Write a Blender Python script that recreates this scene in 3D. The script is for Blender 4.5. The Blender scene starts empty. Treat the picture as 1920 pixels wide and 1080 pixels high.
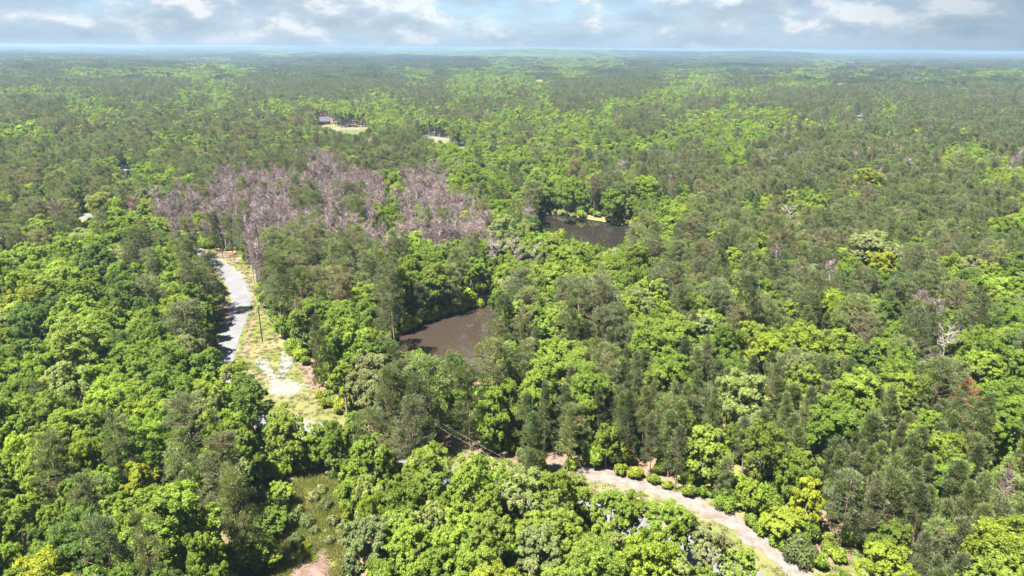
import bpy, math, random
import numpy as np
from mathutils import Matrix, Vector, Euler
from mathutils.geometry import tessellate_polygon

R = math.radians
rng = np.random.default_rng(7)
random.seed(7)
sc = bpy.context.scene

# ------------------------------------------------------------------ camera
CAM_H = 80.0
PITCH, ROLL = 19.37, 0.42
cam_d = bpy.data.cameras.new("camera")
cam = bpy.data.objects.new("camera", cam_d)
sc.collection.objects.link(cam)
cam_d.sensor_width = 36.0
cam_d.lens = 24.0
cam_d.clip_start = 1.0
cam_d.clip_end = 60000.0
CM = Matrix.Translation((0, 0, CAM_H)) @ Euler((R(90 - PITCH), 0, 0)).to_matrix().to_4x4() @ Matrix.Rotation(R(ROLL), 4, 'Z')
cam.matrix_world = CM
sc.camera = cam
sc.render.resolution_x, sc.render.resolution_y = 1024, 576

# ------------------------------------------------------------------ sky and sun
SUN_EL, SUN_AZ = 65.0, 236.0        # degrees; azimuth clockwise from +Y (the view)
world = bpy.data.worlds.new("World")
sc.world = world
world.use_nodes = True
wt = world.node_tree
wt.nodes.clear()


def wn(t, **k):
    n = wt.nodes.new(t)
    for a, b in k.items():
        setattr(n, a, b)
    return n


def wmath(op, a, b=None, clamp=False):
    n = wn("ShaderNodeMath", operation=op, use_clamp=clamp)
    for i, v in enumerate((a, b)):
        if v is None:
            continue
        if isinstance(v, (int, float)):
            n.inputs[i].default_value = v
        else:
            wt.links.new(v, n.inputs[i])
    return n.outputs[0]


def wramp(fac, stops):
    n = wn("ShaderNodeValToRGB")
    e = n.color_ramp.elements
    while len(e) < len(stops):
        e.new(0.5)
    for i, (p, c) in enumerate(stops):
        e[i].position = p
        e[i].color = (*c, 1) if len(c) == 3 else c
    wt.links.new(fac, n.inputs[0])
    return n.outputs[0]


def wmix(fac, a, b):
    n = wn("ShaderNodeMix", data_type='RGBA')
    for s, v in ((n.inputs[0], fac), (n.inputs[6], a), (n.inputs[7], b)):
        if isinstance(v, (int, float)):
            s.default_value = v
        elif isinstance(v, tuple):
            s.default_value = (*v, 1)
        else:
            wt.links.new(v, s)
    return n.outputs[2]


sky = wn("ShaderNodeTexSky", sky_type='NISHITA')
sky.sun_disc = False
sky.sun_elevation = R(SUN_EL)
sky.sun_rotation = R(SUN_AZ)
sky.air_density, sky.dust_density, sky.ozone_density = 1.0, 0.6, 1.2
tc = wn("ShaderNodeTexCoord")
sep = wn("ShaderNodeSeparateXYZ")
wt.links.new(tc.outputs["Generated"], sep.inputs[0])
az = wmath('ARCTAN2', sep.outputs[0], sep.outputs[1])
el = wmath('ARCSINE', sep.outputs[2])
comb = wn("ShaderNodeCombineXYZ")
wt.links.new(az, comb.inputs[0])
wt.links.new(el, comb.inputs[1])
comb.inputs[2].default_value = 3.7


def wnoise(scale, detail, rough, off=(0, 0, 0), dist=0.0, squash=3.6):
    m = wn("ShaderNodeMapping")
    m.inputs["Scale"].default_value = (1, squash, 1)
    m.inputs["Location"].default_value = off
    wt.links.new(comb.outputs[0], m.inputs[0])
    n = wn("ShaderNodeTexNoise")
    n.inputs["Scale"].default_value = scale
    n.inputs["Detail"].default_value = detail
    n.inputs["Roughness"].default_value = rough
    n.inputs["Distortion"].default_value = dist
    wt.links.new(m.outputs[0], n.inputs["Vector"])
    return n.outputs["Fac"]


cover = wramp(wnoise(5.0, 5, 0.55, (0.3, 0.1, 0)), [(0.40, (0, 0, 0)), (0.64, (1, 1, 1))])
stratus = wmix(wramp(wnoise(6.5, 7, 0.6, (2.1, 0.4, 0), 0.3), [(0.36, (0, 0, 0)), (0.64, (1, 1, 1))]), (0.72, 1.10, 1.52), (1.5, 1.84, 2.18))
blue = wmix(0.75, sky.outputs[0], (0.55, 1.28, 2.2))
base = wmix(wmath('MULTIPLY', cover, 0.9), blue, stratus)
# cumulus heads: sharper, with a lit upper side
c1 = wnoise(12.0, 10, 0.56, (0.62, 0.015, 0), 0.0, 1.9)
c2 = wnoise(12.0, 10, 0.56, (0.630, 0.045, 0), 0.0, 1.9)
big = wnoise(5.0, 3, 0.5, (0.2, 0.3, 0), 0.0, 1.5)
heads = wramp(wmath('ADD', c1, wmath('MULTIPLY', wmath('SUBTRACT', big, 0.5), 0.55)), [(0.43, (0, 0, 0)), (0.60, (1, 1, 1))])
lit = wramp(wmath('ADD', wmath('MULTIPLY', wmath('SUBTRACT', c1, c2), 3.2), 0.5), [(0.20, (1.35, 1.7, 2.05)), (0.55, (1.75, 2.05, 2.35)), (0.90, (2.85, 2.92, 3.0))])
clouds = wmix(wmath('MULTIPLY', heads, 0.80), base, lit)
# the heads thin out towards the horizon, where a pale band lies
hor = wramp(wmath('MULTIPLY', wmath('ABSOLUTE', el), 30.0, True), [(0.0, (0.25, 0.25, 0.25)), (0.30, (0.6, 0.6, 0.6)), (0.7, (1, 1, 1))])
band = wmix(hor, (1.5, 1.95, 2.4), clouds)
# a heavier, darker cloud bank on the right-hand side of the valley
band = wmix(wramp(az, [(0.36, (0, 0, 0)), (0.66, (0.55, 0.55, 0.55))]), band, (0.55, 0.88, 1.15))
bg = wn("ShaderNodeBackground")
bg.inputs["Strength"].default_value = 0.05
wt.links.new(band, bg.inputs[0])
wo = wn("ShaderNodeOutputWorld")
wt.links.new(bg.outputs[0], wo.inputs[0])

sun_d = bpy.data.lights.new("sun", 'SUN')
sun_d.energy = 5.0
sun_d.angle = R(0.53)
sun_d.color = (1.0, 0.955, 0.88)
sun = bpy.data.objects.new("sun", sun_d)
sc.collection.objects.link(sun)
sdir = Vector((math.sin(R(SUN_AZ)) * math.cos(R(SUN_EL)), math.cos(R(SUN_AZ)) * math.cos(R(SUN_EL)), math.sin(R(SUN_EL))))
sun.rotation_euler = sdir.to_track_quat('Z', 'Y').to_euler()
sun.location = (0, 0, 300)

vs = sc.view_settings
vs.view_transform = 'Standard'
vs.look = 'None'
vs.exposure = 2.8
vs.gamma = 1.0
vs.use_curve_mapping = False
sc.render.engine = 'CYCLES'
cy = sc.cycles
cy.use_denoising = True
cy.max_bounces = 10
cy.diffuse_bounces = 7
cy.glossy_bounces = 2
cy.transmission_bounces = 6
cy.transparent_max_bounces = 4
cy.volume_bounces = 1
cy.sample_clamp_indirect = 8.0

# ------------------------------------------------------------------ projection helpers
FPX = 1280.0
CR = np.array(CM.to_3x3())
CP = np.array([0, 0, CAM_H])


def project(P):
    """world points -> pixel (1920x1080 frame) and depth"""
    q = (np.asarray(P, float) - CP) @ CR
    d = -q[..., 2]
    dd = np.where(d > 0.1, d, np.nan)
    return 960 + FPX * q[..., 0] / dd, 540 - FPX * q[..., 1] / dd, d


def G(px, py, z=0.0):
    v = CR @ np.array([(px - 960) / FPX, (540 - py) / FPX, -1.0])
    t = (z - CAM_H) / v[2]
    return CP + v * t


def Gp(poly, z=0.0):
    return np.array([G(px, py, z)[:2] for px, py in poly])


def inside(poly, X, Y):
    poly = np.asarray(poly, float)
    r = np.zeros(np.shape(X), bool)
    n = len(poly)
    for i in range(n):
        x0, y0 = poly[i]
        x1, y1 = poly[(i + 1) % n]
        if y0 == y1:
            continue
        c = ((y0 > Y) != (y1 > Y)) & (X < (x1 - x0) * (Y - y0) / (y1 - y0) + x0)
        r ^= c
    return r


def segdist(pts, X, Y, closed=True):
    d = np.full(np.shape(X), 1e9)
    n = len(pts)
    for i in range(n if closed else n - 1):
        a, b = pts[i], pts[(i + 1) % n]
        ab = b - a
        t = np.clip(((X - a[0]) * ab[0] + (Y - a[1]) * ab[1]) / (ab @ ab + 1e-9), 0, 1)
        d = np.minimum(d, np.hypot(X - a[0] - t * ab[0], Y - a[1] - t * ab[1]))
    return d


def sstep(a, b, x):
    t = np.clip((x - a) / (b - a), 0, 1)
    return t * t * (3 - 2 * t)


# ------------------------------------------------------------------ plan of the place
POND1 = [(735, 640), (752, 630), (775, 614), (800, 601), (830, 592), (865, 583), (890, 574), (915, 566), (938, 572), (944, 600),
         (938, 640), (925, 690), (893, 708), (840, 704), (800, 692), (765, 668)]
POND2 = [(1005, 415), (1018, 403), (1045, 401), (1080, 408), (1115, 413), (1150, 419), (1188, 426), (1215, 436), (1212, 455), (1172, 478),
         (1130, 480), (1080, 464), (1030, 447), (1003, 432)]
WZ = -0.5
pond1 = Gp(POND1, WZ)
pond2 = Gp(POND2, WZ)
ROADC = [(330, 452), (362, 468), (392, 486), (420, 506), (442, 530), (451, 552), (452, 572), (446, 593), (437, 615), (427, 638), (416, 668), (414, 700),
         (428, 746), (488, 786), (578, 803), (651, 836), (773, 872), (930, 920), (1030, 938), (1121, 962), (1219, 998), (1323, 1042), (1400, 1086), (1470, 1136), (1530, 1186)]
roadc = Gp(ROADC)
ROADW = 3.1
VERGE = [(352, 462), (390, 466), (442, 476), (468, 498), (478, 530), (503, 580), (513, 610), (540, 640), (590, 690), (640, 742), (700, 778), (830, 826), (890, 832),
         (960, 848), (1015, 850), (1080, 872), (1180, 892), (1300, 928), (1420, 985), (1500, 1020), (1590, 1018), (1625, 1060), (1660, 1150), (1480, 1150),
         (1390, 1075), (1300, 1020), (1200, 982), (1100, 950), (1000, 925), (900, 900), (770, 862), (640, 832), (540, 792), (470, 745), (410, 700), (392, 660),
         (404, 610), (416, 580), (412, 545), (396, 510), (368, 485)]
verge = Gp(VERGE)
BANK = [(1022, 868), (1042, 860), (1062, 886), (1108, 872), (1160, 886), (1240, 914), (1300, 930), (1340, 952), (1385, 968), (1440, 1010), (1488, 1048), (1530, 1085),
        (1500, 1100), (1440, 1045), (1375, 1000), (1310, 962), (1240, 934), (1150, 912), (1105, 898), (1040, 894)]
MARSH = [(455, 945), (540, 905), (590, 893), (640, 900), (656, 950), (645, 1000), (655, 1090), (665, 1300), (420, 1300), (425, 1100), (440, 1020)]
MUD = [(592, 1012), (602, 1005), (612, 1030), (628, 1080), (625, 1110), (520, 1110), (545, 1060), (565, 1048), (585, 1055), (598, 1045)]
marsh = Gp(MARSH)

# what the canopy leaves open to this side of the valley
CLEAR = [
    [(365, 468), (392, 470), (440, 478), (452, 498), (470, 506), (474, 530), (495, 580), (507, 610), (532, 640), (552, 660), (583, 690), (604, 715), (626, 742),
     (602, 762), (578, 770), (597, 785), (572, 790), (558, 772), (524, 757), (496, 742), (484, 712), (482, 692), (470, 672), (445, 668), (424, 662), (404, 652), (412, 622), (420, 600),
     (412, 575), (424, 556), (414, 530), (402, 506), (384, 488)],
    [(738, 638), (790, 603), (820, 595), (870, 581), (914, 570), (908, 600), (898, 625), (894, 650), (896, 672), (880, 680), (862, 676), (840, 674), (815, 684), (795, 665), (775, 650), (757, 650)],
    [(1014, 402), (1036, 395), (1090, 403), (1145, 411), (1186, 420), (1178, 434), (1166, 446), (1152, 462), (1143, 467), (1122, 456), (1100, 448), (1075, 444), (1060, 433), (1045, 433), (1030, 429), (1018, 428)],
    [(826, 816), (862, 822), (872, 832), (862, 842), (832, 844)],
    [(895, 836), (922, 838), (925, 850), (900, 848)],
    [(940, 850), (962, 848), (970, 866), (948, 866)],
    [(1022, 850), (1045, 846), (1062, 884), (1036, 894)],
    [(1104, 872), (1160, 884), (1240, 912), (1300, 928), (1345, 952), (1385, 968), (1440, 1008), (1500, 1030), (1598, 1030), (1600, 1045), (1530, 1075), (1512, 1090), (1440, 1090), (1470, 1065), (1412, 1015),
     (1360, 980), (1315, 960), (1268, 942), (1180, 916), (1110, 892)],
    [(562, 935), (592, 915), (620, 920), (630, 950), (615, 1000), (622, 1090), (520, 1090), (522, 1050), (545, 1000)],
    [(1312, 990), (1326, 990), (1326, 1004), (1314, 1004)], [(645, 812), (660, 812), (656, 824), (647, 824)],
    [(594, 224), (604, 217), (617, 219), (618, 231), (596, 233)], [(622, 238), (640, 236), (690, 238), (668, 250), (640, 244), (626, 241)],
    [(788, 250), (806, 255), (842, 256), (842, 263), (812, 260), (790, 256)], [(855, 262), (872, 268), (870, 273), (856, 266)],
    [(229, 306), (238, 306), (247, 322), (238, 327), (230, 316)], [(170, 319), (183, 318), (182, 323), (171, 323)],
    [(142, 406), (172, 397), (176, 404), (176, 412), (150, 414)],
    [(1008, 143), (1018, 143), (1018, 149), (1008, 149)], [(1606, 217), (1614, 216), (1613, 222), (1606, 223)],
]
MS = 2
yy, xx = np.mgrid[0:1160:MS, 0:1920:MS]
MASK = np.zeros(xx.shape, bool)
for p in CLEAR:
    MASK |= inside(p, xx, yy)


def mask_at(px, py):
    ok = (px >= 0) & (px < 1919) & (py >= 0) & (py < 1158) & np.isfinite(px) & np.isfinite(py)
    i = np.where(ok, py, 0).astype(int) // MS
    j = np.where(ok, px, 0).astype(int) // MS
    return MASK[i, j] & ok


# kinds of woodland: P pine, D broadleaf, B bright broadleaf, M/m mixed, X dead pines, Y pine plantation
TOP = [
    "PMMPPPMPPPMPDDMMMMDDDDDDDDDDDMPPPMPPPPPMMMPPPPPP",
    "MMMMMPPPMDDMPPPPPPPPPPMDMDDDDMPPMPPPPMDDMMPPPPPP",
    "MPMDDDMDDDDDPMPPPPMDMDDDDMDMPPPDDDMMDDDMDMMDMDDD",
    "PMMPPPPPMDDMPPPPPPPDMDDDDDPPPPPDDDMMDDDMPMMMMPPP",
    "DDDDMPPPDDDMMPPPMDDMPDDDMDPPMPDDDDDDPPPPPMPPPMMP",
    "PPMDDMDMDMDMDDDDDDDMMDMMMDPPDDDDPMDMPPPMPDMPPPMP",
    "PPPDDDMDMDMMDDMDDDDDMMMDDDDDDMMMDDDDDPMMPDPMMPPM",
    "DDPPDMPPMPMPPMMDDDDMDDDDDDDDDMPDDDDDDDDMMPMPPPPP",
    "DDDMPDPMDDMMMMDPPPPPPDDDMDDDDDDDMDDDMPPPMDPPPMPP",
    "MPMPPPPMMDMMMPPPPPPPDMDDDDMDDDDMDDDMPPPPPPPMDDMP",
]
LOW = [
    "PPPPDDDDPPPPPPXXPPPPDDDDDDDMMPPPPPDPPPPPPPPMDDDM",
    "PPDPPPDDPPXXXXXXXXDXXDDDDDMDPMPPPPPPPPPPDMPPPPDD",
    "MPPPDDMXXXXXXXPXPXDXXXMDMDDDDDDDDMDDDDDPPMPPPPMM",
    "PDDDDDDDXPPXXXXXXXMXXXXDDDDDDDDMPPPMPPPPPPPMPPDD",
    "DDDDDDPDMPPXPPPPPXMDDMDDDDDDDPPPDPPMPPPMDDDPPPDP",
    "DDDDDDDDDPMXPPDPPPMDDMDDDDDDDDDMPPDPMPPDDDMPDDDD",
    "DDDDDDDDDDDDPPPMMDMDDDDDPDPPPDDPPDPDDPPMPDPPDDDD",
    "DDDDDDDDDDDDPPMDDDMDDDDMMDDPPDDDYDPPYMYPPDMPDPDD",
    "DDDDDDDDDDDDDDDDDDMDDDDMYYMYYYMDYYDDDDYDPDMDDDDM",
    "DDDDDDDDDDDDDDDDDDDDDDPMYMDMYYYDYYDYYDYYDPMMMDDD",
    "DDDDDDDDDDDDDDDDDDDPPDPDYDYDYYYYYYYYYDYDYYDPYDDD",
    "DDDDDDDDDDDDDDDDDPPPPMPDYYYDYYYYYYDDYYYDDYYYYPYD",
    "DDDDDDDDDDDDDDDDDPPPPMDDYYDDDMYYYYDYYYYDYYYDYYYD",
    "DDDDDDDDDDDDDDDDDDDDDDDDYYDYPYDDDDPDDYYYYYYYDYYY",
    "DDDDDDDDDDDDDBBBBBBBBBBBYYDPPPDDDDPDDDYYYYYYYYYY",
    "DDDDDDDDDDDDBBBBBBBBBBBBBBBBBBBDDDPPPDYYYYYYYYYY",
    "DDDDDDDDDDDDDBBBBBBBBBBBBBBBBBBBBBBPPPYPYYYYYYYY",
    "DDDDDDDDDDDDDBBBBBBBBBBBBBBBBBBBBBBBDDPPPYYYYYDY",
    "DDDDDDDDDDDDDBBBBBBBBBBBBBBBBBBBBBBBBBPYDDYYYYYD",
    "DDDDDDDDDDDDDBBBBBBBBBBBBBBBBBBBBBBBBBPPDDYYYYYD",
]
TOPA = np.array([list(s) for s in TOP])
LOWA = np.array([list(s) for s in LOW])
assert TOPA.shape == (10, 48) and LOWA.shape == (20, 48), (TOPA.shape, LOWA.shape)


def woodland(px, py):
    j = np.clip(np.nan_to_num(px, nan=0) / 40, 0, 47).astype(int)
    it = np.clip((py - 90) / 20, 0, 9).astype(int)
    il = np.clip((py - 280) / 40, 0, 19).astype(int)
    return np.where(py < 290, TOPA[it, j], LOWA[il, j])


# ------------------------------------------------------------------ materials
class NT:
    def __init__(s, name):
        s.m = bpy.data.materials.new(name)
        s.m.use_nodes = True
        s.t = s.m.node_tree
        s.t.nodes.clear()
        s.out = s.n("ShaderNodeOutputMaterial")

    def n(s, t, **k):
        x = s.t.nodes.new(t)
        for a, b in k.items():
            setattr(x, a, b)
        return x

    def put(s, sock, v):
        if hasattr(v, "default_value") and hasattr(v, "is_output"):
            s.t.links.new(v, sock)
        elif isinstance(v, (tuple, list)) and len(v) == 3 and sock.type == 'RGBA':
            sock.default_value = (*v, 1)
        else:
            sock.default_value = v

    def math(s, op, a, b=0.0, clamp=False):
        x = s.n("ShaderNodeMath", operation=op, use_clamp=clamp)
        s.put(x.inputs[0], a)
        s.put(x.inputs[1], b)
        return x.outputs[0]

    def mix(s, f, a, b, mode='MIX'):
        x = s.n("ShaderNodeMix", data_type='RGBA', blend_type=mode)
        s.put(x.inputs[0], f)
        s.put(x.inputs[6], a)
        s.put(x.inputs[7], b)
        return x.outputs[2]

    def noise(s, scale, detail=4, rough=0.6, vec=None, stretch=None, dist=0.0):
        x = s.n("ShaderNodeTexNoise")
        x.inputs["Scale"].default_value = scale
        x.inputs["Detail"].default_value = detail
        x.inputs["Roughness"].default_value = rough
        x.inputs["Distortion"].default_value = dist
        if vec is None:
            g = s.n("ShaderNodeNewGeometry")
            vec = g.outputs["Position"]
        if stretch:
            m = s.n("ShaderNodeMapping")
            m.inputs["Scale"].default_value = stretch
            s.t.links.new(vec, m.inputs[0])
            vec = m.outputs[0]
        s.t.links.new(vec, x.inputs["Vector"])
        return x.outputs["Fac"]

    def ramp(s, f, stops):
        x = s.n("ShaderNodeValToRGB")
        e = x.color_ramp.elements
        while len(e) < len(stops):
            e.new(0.5)
        for i, (p, c) in enumerate(stops):
            e[i].position = p
            e[i].color = (c, c, c, 1) if isinstance(c, (int, float)) else (*c, 1)
        s.t.links.new(f, x.inputs[0])
        return x.outputs[0]

    def bump(s, h, dist, strength=1.0):
        x = s.n("ShaderNodeBump")
        x.inputs["Distance"].default_value = dist
        x.inputs["Strength"].default_value = strength
        s.t.links.new(h, x.inputs["Height"])
        return x.outputs[0]

    def principled(s, col, rough=0.9, spec=0.2, normal=None):
        b = s.n("ShaderNodeBsdfPrincipled")
        s.put(b.inputs["Base Color"], col)
        s.put(b.inputs["Roughness"], rough)
        b.inputs["Specular IOR Level"].default_value = spec
        if normal is not None:
            s.t.links.new(normal, b.inputs["Normal"])
        s.t.links.new(b.outputs[0], s.out.inputs[0])
        return b


def leaf_material(name, inst, transl, gloss, plain=None):
    k = NT(name)
    if plain is not None:
        rgb = k.n("ShaderNodeRGB")
        rgb.outputs[0].default_value = (*plain, 1)
        col = rgb.outputs[0]
    elif inst:
        col = k.n("ShaderNodeAttribute", attribute_type='INSTANCER', attribute_name='tcol').outputs["Color"]
    else:
        col = k.n("ShaderNodeObjectInfo").outputs["Color"]
    tint = k.n("ShaderNodeAttribute", attribute_type='GEOMETRY', attribute_name='tint').outputs["Color"]
    col = k.mix(1.0, col, tint, 'MULTIPLY')
    d = k.n("ShaderNodeBsdfDiffuse")
    k.put(d.inputs[0], col)
    t = k.n("ShaderNodeBsdfTranslucent")
    k.put(t.inputs[0], k.mix(1.0, col, (1.25, 1.25, 0.7), 'MULTIPLY'))
    ms = k.n("ShaderNodeMixShader")
    ms.inputs[0].default_value = transl
    k.t.links.new(d.outputs[0], ms.inputs[1])
    k.t.links.new(t.outputs[0], ms.inputs[2])
    g = k.n("ShaderNodeBsdfGlossy")
    g.inputs["Roughness"].default_value = 0.5
    g.inputs[0].default_value = (0.8, 0.85, 0.8, 1)
    m2 = k.n("ShaderNodeMixShader")
    m2.inputs[0].default_value = gloss
    k.t.links.new(ms.outputs[0], m2.inputs[1])
    k.t.links.new(g.outputs[0], m2.inputs[2])
    k.t.links.new(m2.outputs[0], k.out.inputs[0])
    return k.m


M = {}
M['leaf'] = leaf_material("broadleaf_leaves", False, 0.58, 0.010)
M['leaf_i'] = leaf_material("broadleaf_leaves_woods", True, 0.58, 0.010)
M['needle'] = leaf_material("pine_needles", False, 0.45, 0.012)
M['needle_i'] = leaf_material("pine_needles_woods", True, 0.45, 0.012)
M['twig'] = leaf_material("bare_twigs", False, 0.0, 0.02)
M['twig_i'] = leaf_material("bare_twigs_woods", True, 0.0, 0.02)


def bark(name, a, b):
    k = NT(name)
    tcx = k.n("ShaderNodeTexCoord")
    f = k.noise(2.5, 4, 0.65, tcx.outputs["Object"], (1, 1, 0.25))
    k.principled(k.mix(f, a, b), 0.95, 0.1, k.bump(f, 0.05))
    return k.m


M['bark'] = bark("grey_bark", (0.10, 0.085, 0.07), (0.22, 0.19, 0.165))
M['pbark'] = bark("pine_bark", (0.10, 0.065, 0.045), (0.21, 0.15, 0.115))
M['dbark'] = bark("weathered_wood", (0.20, 0.165, 0.15), (0.36, 0.31, 0.29))

k = NT("forest_floor")
n1 = k.noise(0.05, 5, 0.6)
n2 = k.noise(0.9, 5, 0.7)
straw = k.mix(n2, (0.0800, 0.0480, 0.0320), (0.2000, 0.1280, 0.0880))
green = k.mix(n2, (0.03, 0.055, 0.012), (0.09, 0.13, 0.03))
k.principled(k.mix(k.ramp(n1, [(0.45, 0.0), (0.6, 1.0)]), straw, green), 1.0, 0.05, k.bump(n2, 0.25))
M['ground'] = k.m

k = NT("mown_verge_grass")
n1 = k.noise(0.07, 5, 0.62, dist=0.6)
n2 = k.noise(1.6, 5, 0.7)
n3 = k.noise(0.22, 4, 0.6)
grass = k.mix(n2, (0.0510, 0.0612, 0.0136), (0.0935, 0.1003, 0.0289))
dry = k.mix(n2, (0.0945, 0.0810, 0.0405), (0.1395, 0.1215, 0.0720))
clay = k.mix(n2, (0.0978, 0.0638, 0.0442), (0.1487, 0.1062, 0.0808))
c = k.mix(k.ramp(n1, [(0.36, 0.0), (0.58, 1.0)]), dry, grass)
c = k.mix(k.ramp(n3, [(0.60, 0.0), (0.70, 0.7)]), c, clay)
k.principled(c, 1.0, 0.05, k.bump(n2, 0.08))
M['verge'] = k.m

k = NT("marsh_green")
n1 = k.noise(0.25, 5, 0.62, dist=0.5)
n2 = k.noise(1.8, 5, 0.7)
c = k.mix(k.ramp(n1, [(0.40, 0.0), (0.58, 1.0)]), k.mix(n2, (0.10, 0.075, 0.04), (0.17, 0.135, 0.075)), k.mix(n2, (0.075, 0.10, 0.02), (0.14, 0.165, 0.04)))
k.principled(c, 1.0, 0.05, k.bump(n2, 0.12))
M['marsh'] = k.m

k = NT("pale_gravel_road")
n1 = k.noise(0.22, 6, 0.68, dist=0.4)
n2 = k.noise(9, 3, 0.6)
n3 = k.noise(1.3, 5, 0.7)
c = k.mix(k.ramp(n1, [(0.36, 0.0), (0.64, 1.0)]), (0.080, 0.080, 0.083), (0.108, 0.107, 0.108))
c = k.mix(k.ramp(n3, [(0.58, 0.0), (0.70, 0.55)]), c, (0.046, 0.044, 0.042))
k.principled(k.mix(k.math('MULTIPLY', n2, 0.35), c, (0.048, 0.048, 0.048)), 0.95, 0.2, k.bump(n2, 0.02))
M['road'] = k.m

k = NT("white_sand")
n1 = k.noise(0.45, 5, 0.65)
n2 = k.noise(2.4, 4, 0.7)
c = k.mix(k.ramp(n1, [(0.42, 0.0), (0.64, 1.0)]), (0.135, 0.125, 0.118), (0.085, 0.068, 0.055))
k.principled(k.mix(k.math('MULTIPLY', n2, 0.55), c, (0.075, 0.06, 0.048)), 1.0, 0.05, k.bump(n2, 0.15))
M['sand'] = k.m

k = NT("scraped_chalky_gravel")
n1 = k.noise(0.8, 5, 0.65)
n1 = k.ramp(n1, [(0.38, 0.0), (0.62, 1.0)])
k.principled(k.mix(n1, (0.128, 0.130, 0.122), (0.082, 0.084, 0.062)), 1.0, 0.05, k.bump(n1, 0.05))
M['scrape'] = k.m

k = NT("red_brown_soil")
n1 = k.noise(0.9, 5, 0.65)
k.principled(k.mix(n1, (0.0800, 0.0496, 0.0376), (0.1520, 0.1080, 0.0880)), 1.0, 0.05, k.bump(n1, 0.1))
M['soil'] = k.m

k = NT("wet_red_mud")
n1 = k.noise(0.5, 5, 0.65)
b = k.principled(k.mix(n1, (0.0595, 0.0357, 0.0272), (0.1232, 0.0782, 0.0638)), k.ramp(n1, [(0.45, 0.12), (0.55, 0.7)]), 0.5, k.bump(n1, 0.1))
M['mud'] = k.m

k = NT("muddy_pond_water")
n1 = k.noise(0.03, 3, 0.5)
w = k.noise(1.1, 3, 0.6, stretch=(1, 2.2, 1))
b = k.principled(k.mix(n1, (0.021, 0.0152, 0.0112), (0.028, 0.0205, 0.0155)), 0.03, 0.5, k.bump(w, 0.02, 0.08))
b.inputs["IOR"].default_value = 1.75
M['water'] = k.m
k = NT("dark_pond_water")
w = k.noise(1.1, 3, 0.6, stretch=(1, 2.2, 1))
b = k.principled((0.014, 0.0115, 0.009), 0.03, 0.5, k.bump(w, 0.02, 0.08))
b.inputs["IOR"].default_value = 1.75
M['water2'] = k.m


def plain(name, col, rough=0.8, var=0.15, scale=3.0):
    k = NT(name)
    f = k.noise(scale, 4, 0.6)
    d = tuple(x * (1 - var) for x in col)
    e = tuple(min(1, x * (1 + var)) for x in col)
    k.principled(k.mix(f, d, e), rough, 0.25)
    return k.m


M['polewood'] = plain("creosoted_pole_wood", (0.055, 0.045, 0.04))
M['wire'] = plain("aluminium_wire", (0.45, 0.45, 0.45), 0.5)
M['steel'] = plain("galvanised_steel", (0.4, 0.41, 0.43), 0.5)
M['shingle'] = plain("grey_roof_shingle", (0.050, 0.048, 0.054), 0.9)
M['shingle2'] = plain("light_grey_roof_shingle", (0.075, 0.073, 0.080), 0.9)
M['brickwall'] = plain("pinkish_brick_wall", (0.10, 0.070, 0.062), 0.9)
M['whitewall'] = plain("white_siding", (0.22, 0.22, 0.23), 0.7)
M['glass'] = plain("dark_window_glass", (0.03, 0.035, 0.045), 0.1)
M['trim'] = plain("white_trim", (0.2, 0.2, 0.2), 0.6)
M['lawn'] = plain("lawn_grass", (0.048, 0.066, 0.020), 1.0, 0.3, 0.6)
M['bluewrap'] = plain("white_painted_steel", (0.15, 0.155, 0.16), 0.5)

# ------------------------------------------------------------------ mesh helpers
COL = sc.collection


def mesh_from(name, V, faces, mats, fm=None, tint=None, smooth=False):
    """V (n,3); faces: (m,k) array or list of arrays with equal or different k"""
    if isinstance(faces, np.ndarray):
        faces = [faces]
    faces = [f for f in faces if len(f)]
    me = bpy.data.meshes.new(name)
    me.vertices.add(len(V))
    me.vertices.foreach_set("co", np.asarray(V, np.float32).ravel())
    loops = np.concatenate([f.ravel() for f in faces]).astype(np.int32)
    tot = np.concatenate([np.full(len(f), f.shape[1]) for f in faces]).astype(np.int32)
    start = np.concatenate([[0], np.cumsum(tot)[:-1]]).astype(np.int32)
    me.loops.add(len(loops))
    me.loops.foreach_set("vertex_index", loops)
    me.polygons.add(len(tot))
    me.polygons.foreach_set("loop_start", start)
    me.polygons.foreach_set("loop_total", tot)
    for m in mats:
        me.materials.append(m)
    if fm is not None:
        me.polygons.foreach_set("material_index", np.asarray(fm, np.int32))
    me.update(calc_edges=True)
    if tint is not None:
        a = me.attributes.new("tint", 'FLOAT_COLOR', 'FACE')
        a.data.foreach_set("color", np.hstack([tint, np.ones((len(tint), 1))]).astype(np.float32).ravel())
    if smooth:
        me.polygons.foreach_set("use_smooth", np.ones(len(tot), bool))
    return me


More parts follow.
